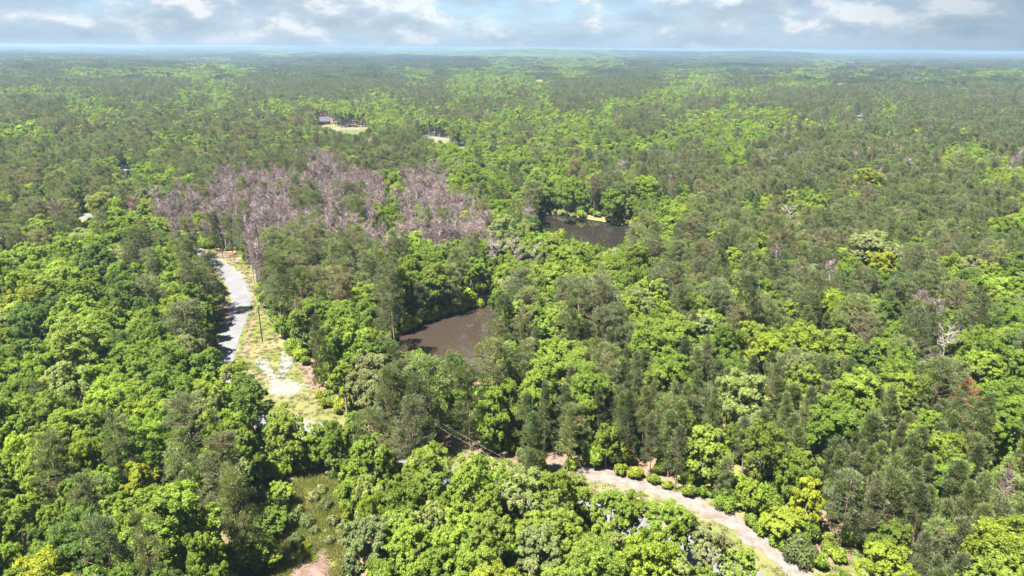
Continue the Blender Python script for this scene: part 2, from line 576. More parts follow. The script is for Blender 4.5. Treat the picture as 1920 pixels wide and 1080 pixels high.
class MB:
    """collects boxes, tubes and polygons into one mesh"""

    def __init__(s):
        s.v, s.f = [], []

    def add(s, V, F):
        o = len(s.v)
        s.v += [tuple(p) for p in V]
        s.f += [[i + o for i in f] for f in F]

    def box(s, c, size, rz=0.0):
        cx, cy_, cz = c
        a, b, h = (q / 2 for q in size)
        cs, sn = math.cos(rz), math.sin(rz)
        V = [(cx + x * cs - y * sn, cy_ + x * sn + y * cs, cz + z) for z in (-h, h) for x, y in ((-a, -b), (a, -b), (a, b), (-a, b))]
        s.add(V, [(3, 2, 1, 0), (4, 5, 6, 7), (0, 1, 5, 4), (1, 2, 6, 5), (2, 3, 7, 6), (3, 0, 4, 7)])

    def tube(s, pts, radii, n=6):
        V, F = tube_arrays([np.array(pts, float)], [np.array(radii, float)], n)
        s.add(V, F.tolist())

    def build(s, name, mat, parent=None):
        me = bpy.data.meshes.new(name)
        me.from_pydata(s.v, [], s.f)
        me.materials.append(mat)
        o = bpy.data.objects.new(name, me)
        COL.objects.link(o)
        if parent:
            o.parent = parent
        return o


def tube_arrays(lines, radii, n=5):
    V, F = [], []
    o = 0
    for P, rr in zip(lines, radii):
        m = len(P)
        T = np.gradient(P, axis=0)
        T /= np.linalg.norm(T, axis=1, keepdims=True) + 1e-9
        up = np.where(np.abs(T[:, 2:3]) > 0.9, np.array([[1.0, 0, 0]]), np.array([[0, 0, 1.0]]))
        A = np.cross(T, up)
        A /= np.linalg.norm(A, axis=1, keepdims=True) + 1e-9
        B = np.cross(T, A)
        ang = np.arange(n) * 2 * math.pi / n
        ring = P[:, None] + rr[:, None, None] * (A[:, None] * np.cos(ang)[None, :, None] + B[:, None] * np.sin(ang)[None, :, None])
        V.append(ring.reshape(-1, 3))
        i = np.arange(m - 1)[:, None] * n + np.arange(n)[None]
        j = np.arange(m - 1)[:, None] * n + (np.arange(n)[None] + 1) % n
        F.append(o + np.stack([i, i + n, j + n, j], -1).reshape(-1, 4))
        o += m * n
    return np.concatenate(V), np.concatenate(F)


def unit(v):
    return v / (np.linalg.norm(v, axis=-1, keepdims=True) + 1e-9)


def cards(C, N, size, aspect, g, bend=0.25):
    """leaf sprays: slightly folded quads at C, facing N"""
    n = len(C)
    a = g.normal(size=(n, 3))
    U = unit(np.cross(N, a))
    W = np.cross(N, U)
    s = size[:, None]
    V = np.stack([C - U * s, C - W * s * aspect - N * s * bend, C + U * s, C + W * s * aspect - N * s * bend], 1)
    return V.reshape(-1, 3), (np.arange(n)[:, None] * 4 + np.arange(4)[None])


def needles(C, D, length, width, g):
    """thin triangles from C along D"""
    n = len(C)
    W = unit(np.cross(D, g.normal(size=(n, 3)))) * width[:, None]
    V = np.stack([C - W, C + W, C + D * length[:, None]], 1).reshape(-1, 3)
    return V, (np.arange(n)[:, None] * 3 + np.arange(3)[None])


def sph(n, g, zmin=-1.0):
    z = g.uniform(zmin, 1, n)
    a = g.uniform(0, 2 * math.pi, n)
    r = np.sqrt(1 - z * z)
    return np.stack([r * np.cos(a), r * np.sin(a), z], 1)


def tints(n, g, groups=None, amt=0.13, amt2=0.10):
    t = 1 + g.normal(size=(n, 1)) * amt
    if groups is not None:
        t = t + (g.normal(size=(groups.max() + 1, 1)) * amt2)[groups]
    h = g.normal(size=(n, 1)) * 0.07
    return np.clip(np.hstack([t * (1 + h), t, t * (1 - h)]), 0.4, 1.8)


# ---- tree shapes (crowns of unit kinds in metres; trees are scaled copies)
def broadleaf(seed, H=18.0, Rc=5.0, flat=1.0, tall=1.0, nl=60, npf=12, nleaf=60, lsize=0.135, open_=0.0, base_f=0.32):
    g = np.random.default_rng(seed)
    zb = H * base_f
    ch = (H - zb) * tall
    cz = zb + ch * 0.46
    lob = []
    tries = 0
    while len(lob) < nl and tries < 900:
        tries += 1
        d = sph(1, g, -0.45)[0]
        rr = g.uniform(0.42, 0.90)
        prof = 1.0 - 0.25 * max(0, -d[2])
        p = np.array([d[0] * Rc * rr * prof, d[1] * Rc * rr * prof, cz + d[2] * ch * 0.5 * rr * flat])
        p[:2] += g.normal(size=2) * Rc * 0.09
        p[2] += g.normal() * ch * 0.05
        if all(np.linalg.norm(p - q) > Rc * max(0.12, 0.25 - 0.002 * len(lob)) for q in lob):
            lob.append(p)
    lob = np.array(lob)
    nl = len(lob)
    rl = Rc * g.uniform(0.15, 0.29, nl)
    # sub-puffs on every lobe, then leaf sprays on every puff
    ctr = np.array([0, 0, cz - ch * 0.18])
    out = unit(lob - ctr)
    li = np.repeat(np.arange(nl), npf)
    d = unit(sph(len(li), g) + out[li] * 0.75 + np.array([0, 0, 0.30]))
    puff = lob[li] + d * (rl[li] * g.uniform(0.62, 1.0, len(li)))[:, None]
    rp = rl[li] * g.uniform(0.24, 0.40, len(li))
    pi_ = np.repeat(np.arange(len(li)), nleaf)
    if open_ > 0:
        keep = g.random(len(li)) > open_
        pi_ = pi_[keep[pi_]]
    e = unit(sph(len(pi_), g) + d[pi_] * 0.55 + np.array([0, 0, 0.25]))
    C = puff[pi_] + e * (rp[pi_] * (0.45 + 0.95 * g.random(len(pi_)) ** 1.3))[:, None]
    N = unit(e + g.normal(size=C.shape) * 0.45 + np.array([0, 0, 0.25]))
    V, F = cards(C, N, lsize * g.uniform(0.65, 1.35, len(C)), 0.62, g)
    T = tints(len(F), g, li[pi_])
    # trunk and limbs
    lines = [np.array([[0, 0, -0.3], [0.05, 0, H * 0.15], g.normal(size=3) * 0.15 + [0, 0, H * 0.36], g.normal(size=3) * 0.3 + [0, 0, H * 0.62]])]
    rad = [np.array([0.42, 0.30, 0.24, 0.10]) * H / 18]
    for q in g.choice(nl, min(9, nl), replace=False):
        s = np.array([0, 0, H * g.uniform(0.25, 0.48)])
        mid = (s + lob[q]) / 2 + [0, 0, -0.4]
        lines.append(np.array([s, mid, lob[q]]))
        rad.append(np.array([0.15, 0.09, 0.03]) * H / 18)
    TV, TF = tube_arrays(lines, rad, 5)
    return V, F, T, TV, TF


def pine(seed, H=21.0, Rc=3.8, crown=0.52, nclump=120, ntuft=64, nlen=0.42, nwid=0.06, cone=0.0, tuftr=0.62, up=0.35):
    g = np.random.default_rng(seed)
    zb = H * (1 - crown)
    t = np.sort(g.uniform(0, 1, nclump) ** 0.85)
    # radius profile: rounded mature crown or cone of a young tree
    pr = np.where(cone > 0.5, (1 - t) ** 0.8 * 0.95 + 0.08, np.sqrt(np.clip(1 - (np.abs(t - 0.38) / 0.64) ** 2.2, 0.02, 1)))
    a = g.uniform(0, 2 * math.pi, nclump) + t * 40
    lop = 1 + 0.30 * np.sin(a * 1.0 + g.uniform(0, 6)) + 0.22 * np.sin(a * 2 + g.uniform(0, 6))
    r = Rc * pr * lop * np.clip(g.normal(0.78, 0.22, nclump), 0.15, 1.1)
    z = zb + (H - zb) * t + 0.18 * r
    P = np.stack([r * np.cos(a), r * np.sin(a), z], 1)
    base = np.stack([0 * r, 0 * r, z - 0.35 * r - 0.2], 1)
    n = nclump * ntuft
    ci = np.repeat(np.arange(nclump), ntuft)
    outd = unit(P - base)
    off = g.normal(size=(n, 3)) * tuftr * np.array([0.62, 0.62, 0.34])
    C = P[ci] + off
    D = unit(unit(off + 1e-6) * 0.75 + outd[ci] * 0.55 + np.array([0, 0, up]) + g.normal(size=(n, 3)) * 0.38)
    V, F = needles(C, D, nlen * g.uniform(0.7, 1.4, n), nwid * g.uniform(0.8, 1.3, n), g)
    T = tints(len(F), g, ci, 0.14, 0.12)
    lines = [np.array([[0, 0, -0.3], [g.normal() * 0.15, g.normal() * 0.15, H * 0.5], [0, 0, H * 0.96]])]
    rad = [np.array([0.26, 0.19, 0.03]) * H / 20]
    sel = g.choice(nclump, min(44, nclump), replace=False)
    for q in sel:
        lines.append(np.array([base[q], (base[q] + P[q]) / 2 + [0, 0, 0.1], P[q]]))
        rad.append(np.array([0.06, 0.045, 0.02]) * H / 20)
    TV, TF = tube_arrays(lines, rad, 4)
    return V, F, T, TV, TF


def deadpine(seed, H=18.5, Rc=3.0, crown=0.58, nb=84, ntw=64, twig=0.5, tw=0.024, spread=0.6, big=False):
    g = np.random.default_rng(seed)
    zb = H * (1 - crown)
    t = np.sort(g.uniform(0, 1, nb))
    pr = np.sqrt(np.clip(1 - (np.abs(t - 0.45) / 0.66) ** 2.2, 0.03, 1))
    a = g.uniform(0, 2 * math.pi, nb) + t * 40
    r = Rc * pr * g.uniform(0.45, 1.1, nb)
    z = zb + (H - zb) * t
    base = np.stack([0 * r, 0 * r, z - 0.3 * r], 1)
    tip = np.stack([r * np.cos(a), r * np.sin(a), z + r * g.uniform(0.0, 0.45, nb)], 1)
    lines = [np.array([[0, 0, -0.3], [g.normal() * 0.1, g.normal() * 0.1, H * 0.5], [0, 0, H]])]
    rad = [np.array([0.24, 0.17, 0.03]) * H / 19]
    for q in range(nb):
        m = (base[q] + tip[q]) / 2 + g.normal(size=3) * 0.18
        lines.append(np.array([base[q], m, tip[q]]))
        k_ = 1.7 if big else 1.0
        rad.append(np.array([0.055, 0.04, 0.015]) * k_)
    if big:
        for q in range(nb):
            a_, m_, t_ = lines[q + 1]
            lines[q + 1] = np.array([a_, m_ + g.normal(size=3) * 0.45 + [0, 0, -0.2], t_ + g.normal(size=3) * 0.3])
            for _ in range(3):
                s_ = m_ * (1 - g.uniform(0, 0.7)) + t_ * g.uniform(0.1, 0.6)
                s_ = a_ + (t_ - a_) * g.uniform(0.4, 0.8)
                e_ = s_ + (t_ - a_) * g.uniform(0.2, 0.5) + g.normal(size=3) * np.array([0.9, 0.9, 0.6]) + [0, 0, 0.4]
                lines.append(np.array([s_, (s_ + e_) / 2 + g.normal(size=3) * 0.2, e_]))
                rad.append(np.array([0.055, 0.035, 0.012]))
    TV, TF = tube_arrays(lines, rad, 4)
    n = nb * ntw
    bi = np.repeat(np.arange(nb), ntw)
    u = g.uniform(0.35, 1.05, n)[:, None]
    C = base[bi] * (1 - u) + tip[bi] * u
    bd = unit(tip - base)[bi]
    D = unit(bd * 0.5 + g.normal(size=(n, 3)) * spread + np.array([0, 0, 0.35]))
    V, F = needles(C, D, twig * g.uniform(0.6, 1.7, n), tw * g.uniform(0.7, 1.5, n), g)
    T = tints(len(F), g, bi, 0.16, 0.10)
    return V, F, T, TV, TF


def bush(seed, Rc=1.6, H=2.2, nl=12, npf=7, nleaf=26, lsize=0.20):
    g = np.random.default_rng(seed)
    d = sph(nl, g, -0.1)
    lob = d * np.array([Rc, Rc, H * 0.5]) * g.uniform(0.4, 0.8, (nl, 1)) + [0, 0, H * 0.45]
    rl = Rc * g.uniform(0.3, 0.5, nl)
    li = np.repeat(np.arange(nl), npf * nleaf)
    e = unit(sph(len(li), g) + np.array([0, 0, 0.3]))
    C = lob[li] + e * (rl[li] * g.uniform(0.5, 1.1, len(li)))[:, None]
    C[:, 2] = np.abs(C[:, 2])
    N = unit(e + g.normal(size=C.shape) * 0.5)
    V, F = cards(C, N, lsize * g.uniform(0.6, 1.4, len(C)), 0.55, g)
    T = tints(len(F), g, li, 0.15, 0.12)
    lines = [np.array([[0, 0, -0.1], lob[q] * 0.5, lob[q]]) for q in range(min(6, nl))]
    TV, TF = tube_arrays(lines, [np.array([0.05, 0.03, 0.015])] * len(lines), 4)
    return V, F, T, TV, TF


def tuft(seed, n=60, h=0.9, r=0.7, w=0.05):
    g = np.random.default_rng(seed)
    C = np.stack([g.normal(size=n) * r * 0.5, g.normal(size=n) * r * 0.5, np.zeros(n)], 1)
    D = unit(np.stack([C[:, 0] * 0.7 + g.normal(size=n) * 0.3, C[:, 1] * 0.7 + g.normal(size=n) * 0.3, np.ones(n)], 1))
    V, F = needles(C, D, h * g.uniform(0.5, 1.3, n), np.full(n, w), g)
    return V, F, tints(len(F), g, None, 0.18)


KINDS = {}   # kind -> list of dicts with near meshes (crown, trunk), 'inst' proto object, H, Rc


def joined(name, V, F, T, TV, TF, lm, bm):
    nF = len(F)
    tt = np.vstack([T, np.ones((len(TF), 3))])
    faces = [F, TF + len(V)]
    return mesh_from(name, np.vstack([V, TV]), faces, [lm, bm], np.r_[np.zeros(nF), np.ones(len(TF))], tt)


def add_kind(kind, arrs, leaf, bk, H, Rc, near=True, low=False):
    V, F, T, TV, TF = arrs
    d = dict(H=H, Rc=Rc, low=low)
    i = len(KINDS.setdefault(kind, []))
    if near:
        d['crown'] = mesh_from("crown", V, F, [M[leaf]], tint=T)
        d['trunk'] = mesh_from("trunk", TV, TF, [M[bk]], smooth=True)
    d['inst'] = bpy.data.objects.new(f"{kind}_shape_{i:02d}", joined(kind, V, F, T, TV, TF, M[leaf + '_i'], M[bk]))
    KINDS[kind].append(d)


for s, kw in enumerate([dict(), dict(Rc=5.4, flat=0.9, nl=64), dict(Rc=4.4, H=19, base_f=0.25), dict(Rc=4.8, nl=50, open_=0.12), dict(Rc=4.0, H=20, base_f=0.22, nl=52),
                        dict(Rc=5.8, H=18, flat=0.85, nl=70, base_f=0.36), dict(Rc=4.6, nleaf=58, open_=0.28, lsize=0.14), dict(Rc=5.0, nl=62, npf=10, base_f=0.28)]):
    kw = {**dict(H=18.0, Rc=5.0), **kw}
    add_kind('broadleaf_tree', broadleaf(100 + s, **kw), 'leaf', 'bark', kw['H'], kw['Rc'])
for s in range(6):
    kw = dict(H=20.0, Rc=[3.6, 4.2, 3.2, 3.9, 4.4, 3.4][s], crown=[0.5, 0.48, 0.6, 0.55, 0.45, 0.62][s], nclump=[100, 115, 95, 108, 118, 102][s], ntuft=74, nlen=0.36, nwid=0.06, tuftr=0.5)
    add_kind('pine_tree', pine(200 + s, **kw), 'needle', 'pbark', kw['H'], kw['Rc'])
for s in range(3):
    add_kind('broadleaf_tree', broadleaf(150 + s, H=14.0, Rc=4.2, base_f=0.04, nl=70, tall=1.0), 'leaf', 'bark', 14.0, 4.2, True, True)
for s in range(2):
    add_kind('pine_tree', pine(250 + s, H=17.0, Rc=3.4, crown=0.86, nclump=150, ntuft=70, nlen=0.36, tuftr=0.5), 'needle', 'pbark', 17.0, 3.4, True, True)
for s in range(6):
    kw = dict(H=15.0, Rc=[2.7, 2.9, 2.5, 3.0, 2.6, 2.8][s], crown=0.72, nclump=100, ntuft=66, cone=[1, 0, 1, 0, 1, 1][s], tuftr=0.46, up=0.75, nlen=0.38)
    add_kind('young_pine_tree', pine(300 + s, **kw), 'needle', 'pbark', kw['H'], kw['Rc'])
for s in range(5):
    kw = dict(H=18.5, Rc=[2.9, 3.3, 2.6, 3.1, 2.8][s])
    add_kind('dead_pine_tree', deadpine(400 + s, **kw), 'twig', 'dbark', kw['H'], kw['Rc'])
for s in range(3):
    kw = dict(H=16.0, Rc=5.0, crown=0.66, nb=30, ntw=60, twig=0.7, tw=0.024, spread=1.0, big=True)
    add_kind('bare_tree', deadpine(450 + s, **kw), 'twig', 'dbark', kw['H'], kw['Rc'])
for s in range(4):
    add_kind('shrub', bush(500 + s, Rc=[1.6, 1.3, 1.9, 1.5][s]), 'leaf', 'bark', 2.2, 1.6)

# lighter copies for the woods further off, and blocks of canopy for the far country
for s in range(5):
    add_kind('broad_mid', broadleaf(120 + s, Rc=4.6 + 0.3 * s, nl=26, npf=7, nleaf=9, lsize=0.62), 'leaf', 'bark', 18.0, 4.6 + 0.3 * s, False)
for s in range(4):
    add_kind('pine_mid', pine(220 + s, H=20.0, Rc=3.4 + 0.2 * s, nclump=70, ntuft=20, nlen=0.7, nwid=0.13), 'needle', 'pbark', 20.0, 3.4 + 0.2 * s, False)
for s in range(3):
    add_kind('young_mid', pine(320 + s, H=15.0, Rc=2.4, crown=0.7, nclump=50, ntuft=20, nlen=0.6, nwid=0.12, cone=1, tuftr=0.5, up=0.7), 'needle', 'pbark', 15.0, 2.4, False)


def block(kind, seed, size, step, Hm, Hv, fn, leaf, bk):
    g = np.random.default_rng(seed)
    Vs, Fs, Ts = [], [], []
    o = 0
    n = int(size / step)
    for i in range(n):
        for j in range(n):
            V, F, T, TV, TF = fn(int(g.integers(1e6)))
            k_ = g.uniform(1 - Hv, 1 + Hv)
            a = g.uniform(0, 6.28)
            cs, sn = math.cos(a), math.sin(a)
            V = V * np.array([k_, k_, k_])
            V = np.stack([V[:, 0] * cs - V[:, 1] * sn, V[:, 0] * sn + V[:, 1] * cs, V[:, 2]], 1)
            V[:, 0] += (i + 0.5 + g.uniform(-0.35, 0.35)) * step - size / 2
            V[:, 1] += (j + 0.5 + g.uniform(-0.35, 0.35)) * step - size / 2
            Vs.append(V)
            Fs.append(F + o)
            Ts.append(T * (1 + g.normal() * 0.16) * (1 + g.normal(size=3) * 0.05))
            o += len(V)
    i = len(KINDS.setdefault(kind, []))
    me = mesh_from(kind, np.vstack(Vs), np.vstack(Fs), [M[leaf + '_i']], tint=np.clip(np.vstack(Ts), 0.3, 2))
    KINDS[kind].append(dict(inst=bpy.data.objects.new(f"{kind}_shape_{i:02d}", me), H=Hm, Rc=size / 2))


for s in range(3):
    block('broad_block', 600 + s, 30, 7.5, 18, 0.2, lambda q: broadleaf(q, Rc=4.9, nl=16, npf=5, nleaf=4, lsize=1.0), 'leaf', 'bark')
    block('pine_block', 610 + s, 30, 5.0, 19, 0.13, lambda q: pine(q, H=19.0, Rc=3.0, nclump=26, ntuft=9, nlen=1.1, nwid=0.3, tuftr=0.8), 'needle', 'pbark')
    block('broad_far', 620 + s, 96, 12.0, 18, 0.22, lambda q: broadleaf(q, Rc=7.6, nl=10, npf=3, nleaf=3, lsize=2.0), 'leaf', 'bark')
    block('pine_far', 630 + s, 96, 9.6, 18, 0.14, lambda q: pine(q, H=18.0, Rc=5.8, nclump=12, ntuft=6, nlen=2.2, nwid=0.8, tuftr=1.5), 'needle', 'pbark')

# ------------------------------------------------------------------ terrain
def height(X, Y):
    d = np.hypot(X, Y)
    a = np.arctan2(X, Y)
    ramp = sstep(1050, 2600, d)
    h = ramp * (8 * np.sin(X / 410 + 1.3) * np.cos(Y / 530) + 5 * np.sin(X / 190 + Y / 260) + 4)
    h = h + sstep(5200, 7000, d) * (1 - sstep(7800, 9000, d)) * 42 * np.clip(np.sin(a * 5.0 + 0.9) + 0.25 * np.sin(a * 23), 0, 1)
    h = h + sstep(9000, 12500, d) * (26 + 20 * np.sin(a * 6.0 + 2.6) + 7 * np.sin(a * 17) + 5 * np.sin(a * 41))
    return h


def dig(X, Y):
    z = np.zeros(np.shape(X))
    for P in (pond1, pond2):
        near = (X > P[:, 0].min() - 8) & (X < P[:, 0].max() + 8) & (Y > P[:, 1].min() - 8) & (Y < P[:, 1].max() + 8)
        if not near.any():
            continue
        xs, ys = X[near], Y[near]
        s = segdist(P, xs, ys)
        s = np.where(inside(P, xs, ys), s, -s)
        z[near] = np.minimum(z[near], -1.7 * sstep(-2.2, 3.2, s))
    return z


angs = np.r_[np.arange(-180, -58, 7.0), np.arange(-58, 58, 0.55), np.arange(58, 180, 7.0)]
rads = np.r_[0.5, 25, np.arange(45, 470, 2.4), np.geomspace(475, 15000, 110)]
A, Rr = np.meshgrid(np.radians(angs), rads)
GX, GY = Rr * np.sin(A), Rr * np.cos(A)
GZ = height(GX, GY) + dig(GX, GY)
na, nr = len(angs), len(rads)
ii = np.arange(nr - 1)[:, None] * na + np.arange(na)[None]
jj = np.arange(nr - 1)[:, None] * na + (np.arange(na)[None] + 1) % na
gf = np.stack([ii, jj, jj + na, ii + na], -1).reshape(-1, 4)
gme = mesh_from("ground", np.stack([GX.ravel(), GY.ravel(), GZ.ravel()], 1), gf, [M['ground']], smooth=True)
go = bpy.data.objects.new("ground", gme)
COL.objects.link(go)
go['kind'] = 'structure'


def ragged(P, step, amp, seed):
    g = np.random.default_rng(seed)
    out = []
    n = len(P)
    for i in range(n):
        a, b = P[i], P[(i + 1) % n]
        L = np.linalg.norm(b - a)
        m = max(1, int(L / step))
        nrm = np.array([-(b - a)[1], (b - a)[0]]) / (L + 1e-9)
        for q in range(m):
            out.append(a + (b - a) * q / m + nrm * g.normal() * amp)
    return np.array(out)


def sheet(name, P, z, mat, step=2.0, amp=0.35, seed=1, kind='structure', shore=False):
    Q = ragged(P, step, amp, seed)
    V = [Vector((x, y, 0)) for x, y in Q]
    F = np.array([t for t in tessellate_polygon([V])])
    ht = height(Q[:, 0], Q[:, 1]) + (dig(Q[:, 0], Q[:, 1]) if shore else 0)
    # all faces up
    a, b, c = Q[F[:, 0]], Q[F[:, 1]], Q[F[:, 2]]
    cr = (b[:, 0] - a[:, 0]) * (c[:, 1] - a[:, 1]) - (b[:, 1] - a[:, 1]) * (c[:, 0] - a[:, 0])
    F[cr < 0] = F[cr < 0][:, ::-1]
    me = mesh_from(name, np.column_stack([Q, ht + z]), F, [mat])
    o = bpy.data.objects.new(name, me)
    COL.objects.link(o)
    o['kind'] = kind
    return o


def smooth_line(P, it=2):
    for _ in range(it):
        Q = [P[0]]
        for a, b in zip(P[:-1], P[1:]):
            Q += [a * 0.75 + b * 0.25, a * 0.25 + b * 0.75]
        Q.append(P[-1])
        P = np.array(Q)
    return P


def ribbon(name, C, w, z, mat, amp=0.12, seed=3, it=2, taper=False):
    C = smooth_line(np.array(C), it)
    T = unit(np.gradient(C, axis=0))
    Nn = np.stack([-T[:, 1], T[:, 0]], 1)
    g = np.random.default_rng(seed)
    ww = np.full(len(C), w)
    if taper:
        ww = w * np.clip(np.minimum(np.arange(len(C)), np.arange(len(C))[::-1]) / 9.0, 0.12, 1)
    L = C + Nn * (ww + g.normal(size=len(C)) * amp)[:, None]
    Rt = C - Nn * (ww + g.normal(size=len(C)) * amp)[:, None]
    n = len(C)
    V = np.vstack([np.column_stack([L, height(L[:, 0], L[:, 1]) + z]), np.column_stack([Rt, height(Rt[:, 0], Rt[:, 1]) + z])])
    F = np.array([[i + n, i + n + 1, i + 1, i] for i in range(n - 1)])
    me = mesh_from(name, V, F, [mat])
    o = bpy.data.objects.new(name, me)
    COL.objects.link(o)
    o['kind'] = 'structure'
    return o


sheet("verge", verge, 0.02, M['verge'], 3, 0.9, 11)
ribbon("road", roadc, ROADW, 0.09, M['road'], 0.10, 12)
sheet("sandy_bank", Gp(BANK), 0.05, M['sand'], 1.1, 0.45, 13)
for i, p in enumerate([[(560, 660), (590, 672), (612, 700), (628, 730), (600, 742), (575, 720), (556, 690)], [(824, 818), (868, 824), (872, 838), (830, 842)], [(1018, 850), (1046, 846), (1062, 872), (1030, 868)],
                       [(890, 834), (975, 850), (972, 866), (900, 850)], [(1300, 925), (1345, 945), (1420, 990), (1480, 1020), (1590, 1022), (1600, 1050), (1520, 1060), (1430, 1005), (1360, 962)],
                       [(366, 466), (440, 478), (452, 494), (420, 484)], [(405, 560), (424, 552), (430, 580), (416, 606), (404, 590)]]):
    sheet("bare_soil", Gp(p), 0.035 + 0.001 * i, M['soil'], 1.6, 0.6, 20 + i)
# the scraped turning patch and its wheel tracks
cen = G(536, 728)[:2]
th = np.linspace(0, 2 * math.pi, 26)[:-1]
ax = (G(562, 726)[:2] - G(508, 726)[:2]) / 2
ay = (G(536, 716)[:2] - G(536, 740)[:2]) / 2
sheet("scraped_patch", np.array([cen + ax * math.cos(t) + ay * math.sin(t) * 1 for t in th]), 0.055, M['scrape'], 0.6, 0.42, 31)
for q in range(16):
    t, r_ = random.uniform(0, 6.28), random.uniform(0.95, 1.5)
    c_ = cen + ax * math.cos(t) * r_ + ay * math.sin(t) * r_
    w_ = random.uniform(0.3, 0.9)
    sheet("bare_patch", np.array([c_ + [w_ * 1.6 * math.cos(v), w_ * math.sin(v)] for v in th[::2]]), 0.05 + 0.0002 * q, M['scrape'], 0.5, 0.18, 90 + q)
tg = np.random.default_rng(77)
TR = []
for q in np.linspace(0, 1, 13):
    TR.append([(516 + tg.normal() * 4, 726), (503 + 13 * q, 706 + tg.normal()), (489 + 16 * q, 690 - 4 * q), (475 + 27 * q + tg.normal() * 2, 679 - 6 * q + tg.normal() * 4)])
for q in np.linspace(0, 1, 14):
    TR.append([(519 + tg.normal() * 4, 722), (521 + 16 * q, 702), (527 + 20 * q, 685), (530 + 20 * q, 672 + 5 * q), (528 + 18 * q, 660 + 9 * q + tg.normal() * 4)])
for i, t in enumerate(TR):
    ribbon("wheel_track", Gp(t), float(tg.uniform(0.10, 0.30)), 0.06 + 0.0015 * i, M['scrape'], 0.03, 40 + i, 4, True)
for i, t in enumerate([[(470, 640), (462, 660), (452, 668)], [(476, 598), (468, 622), (458, 648)], [(452, 498), (470, 530), (476, 560), (474, 590)]]):
    ribbon("dirt_rut", Gp(t), 0.45, 0.044 + 0.001 * i, M['soil'], 0.2, 55 + i, 3, True)
ribbon("dirt_rut", Gp([(398, 478), (425, 492), (450, 512), (466, 540), (468, 566)]), 0.5, 0.049, M['scrape'], 0.25, 58, 3, True)
sheet("marsh_bed", marsh, 0.02, M['marsh'], 1.5, 0.5, 61)
sheet("mud_pool", Gp(MUD), 0.045, M['mud'], 0.8, 0.3, 62)
for P, m, nm in ((pond1, M['water'], "pond"), (pond2, M['water2'], "pond")):
    cenp = P.mean(0)
    o = sheet(nm, cenp + (P - cenp) * 1.03, WZ, m, 3.0, 0.5, 63)
sheet("grassy_bank", Gp([(1030, 391), (1062, 394), (1095, 401), (1150, 409), (1195, 417), (1190, 424), (1150, 417), (1115, 411), (1080, 406), (1045, 399), (1025, 399)]), 0.14, M['marsh'], 2.0, 0.3, 71, shore=True)
# far driveways and lanes
ribbon("driveway", Gp([(612, 243), (630, 240), (650, 240), (690, 239)]), 6.0, 0.05, M['road'], 0.5, 64)
sheet("lawn", Gp([(620, 252), (640, 243), (690, 243), (680, 254), (640, 258)]), 0.03, M['lawn'], 4, 1, 65)
ribbon("lane", Gp([(770, 246), (800, 255), (825, 259), (850, 263), (880, 273), (905, 285)]), 5.0, 0.05, M['road'], 0.4, 66)
ribbon("lane", Gp([(100, 424), (135, 412), (165, 404), (205, 396), (250, 392)]), 3.2, 0.05, M['road'], 0.2, 67)
sheet("lawn", Gp([(130, 420), (150, 413), (185, 402), (215, 402), (200, 414), (160, 420)]), 0.03, M['verge'], 3, 0.8, 68)
ribbon("driveway", Gp([(228, 324), (240, 323), (250, 320)]), 3.5, 0.05, M['road'], 0.3, 69)

# ------------------------------------------------------------------ haze
hz = MB()
hz.box((0, 0, (84.5 - 4.0) / 2), (30600, 30600, 88.5))
ho = hz.build("haze", bpy.data.materials.new("haze_air"))
hm = ho.data.materials[0]
hm.use_nodes = True
hm.node_tree.nodes.clear()
pv = hm.node_tree.nodes.new("ShaderNodeVolumePrincipled")
pv.inputs["Color"].default_value = (0.22, 0.32, 0.46, 1)
pv.inputs["Density"].default_value = 0.00015
pv.inputs["Anisotropy"].default_value = 0.2
mo = hm.node_tree.nodes.new("ShaderNodeOutputMaterial")
hm.node_tree.links.new(pv.outputs[0], mo.inputs["Volume"])
ho['kind'] = 'stuff'

# ------------------------------------------------------------------ trees: where each one stands
TONES = {
    'mid green': (0.113, 0.166, 0.02), 'fresh green': (0.15, 0.208, 0.023), 'yellow-green': (0.182, 0.228, 0.022), 'golden yellow': (0.235, 0.262, 0.02),
    'deep green': (0.078, 0.128, 0.021), 'pale greyish green': (0.1710, 0.1995, 0.0760), 'lime green': (0.172, 0.226, 0.032), 'creamy pale green': (0.215, 0.255, 0.075),
    'olive': (0.1030, 0.1270, 0.0442), 'greyish olive': (0.1141, 0.1270, 0.0607), 'dark olive': (0.0754, 0.0938, 0.0368), 'brownish olive': (0.1251, 0.1214, 0.0589), 'light olive': (0.1306, 0.1564, 0.0552),
    'purplish brown': (0.122, 0.086, 0.086), 'greyish brown': (0.135, 0.106, 0.096), 'pinkish brown': (0.135, 0.093, 0.085),
    'pale grey': (0.16, 0.145, 0.142), 'lavender grey': (0.14, 0.125, 0.14), 'rusty orange': (0.205, 0.118, 0.048), 'reddish brown': (0.20, 0.12, 0.09), 'cloud-shadow green': (0.035, 0.055, 0.030),  # the last tone paints a cloud's shadow on far canopy
}
W_D = (['deep green', 'mid green', 'fresh green', 'pale greyish green', 'lime green', 'yellow-green'], [0.09, 0.27, 0.37, 0.07, 0.15, 0.05])
W_B = (['fresh green', 'yellow-green', 'lime green', 'creamy pale green', 'mid green', 'pale greyish green'], [0.32, 0.09, 0.34, 0.15, 0.05, 0.05])
W_P = (['olive', 'greyish olive', 'dark olive', 'brownish olive', 'light olive'], [0.34, 0.24, 0.16, 0.12, 0.14])
W_Y = (['olive', 'light olive', 'greyish olive', 'dark olive'], [0.35, 0.30, 0.20, 0.15])
W_X = (['purplish brown', 'greyish brown', 'pinkish brown'], [0.45, 0.25, 0.30])

TREES = []   # dict(kind, x, y, H, R, tone, hero-label)


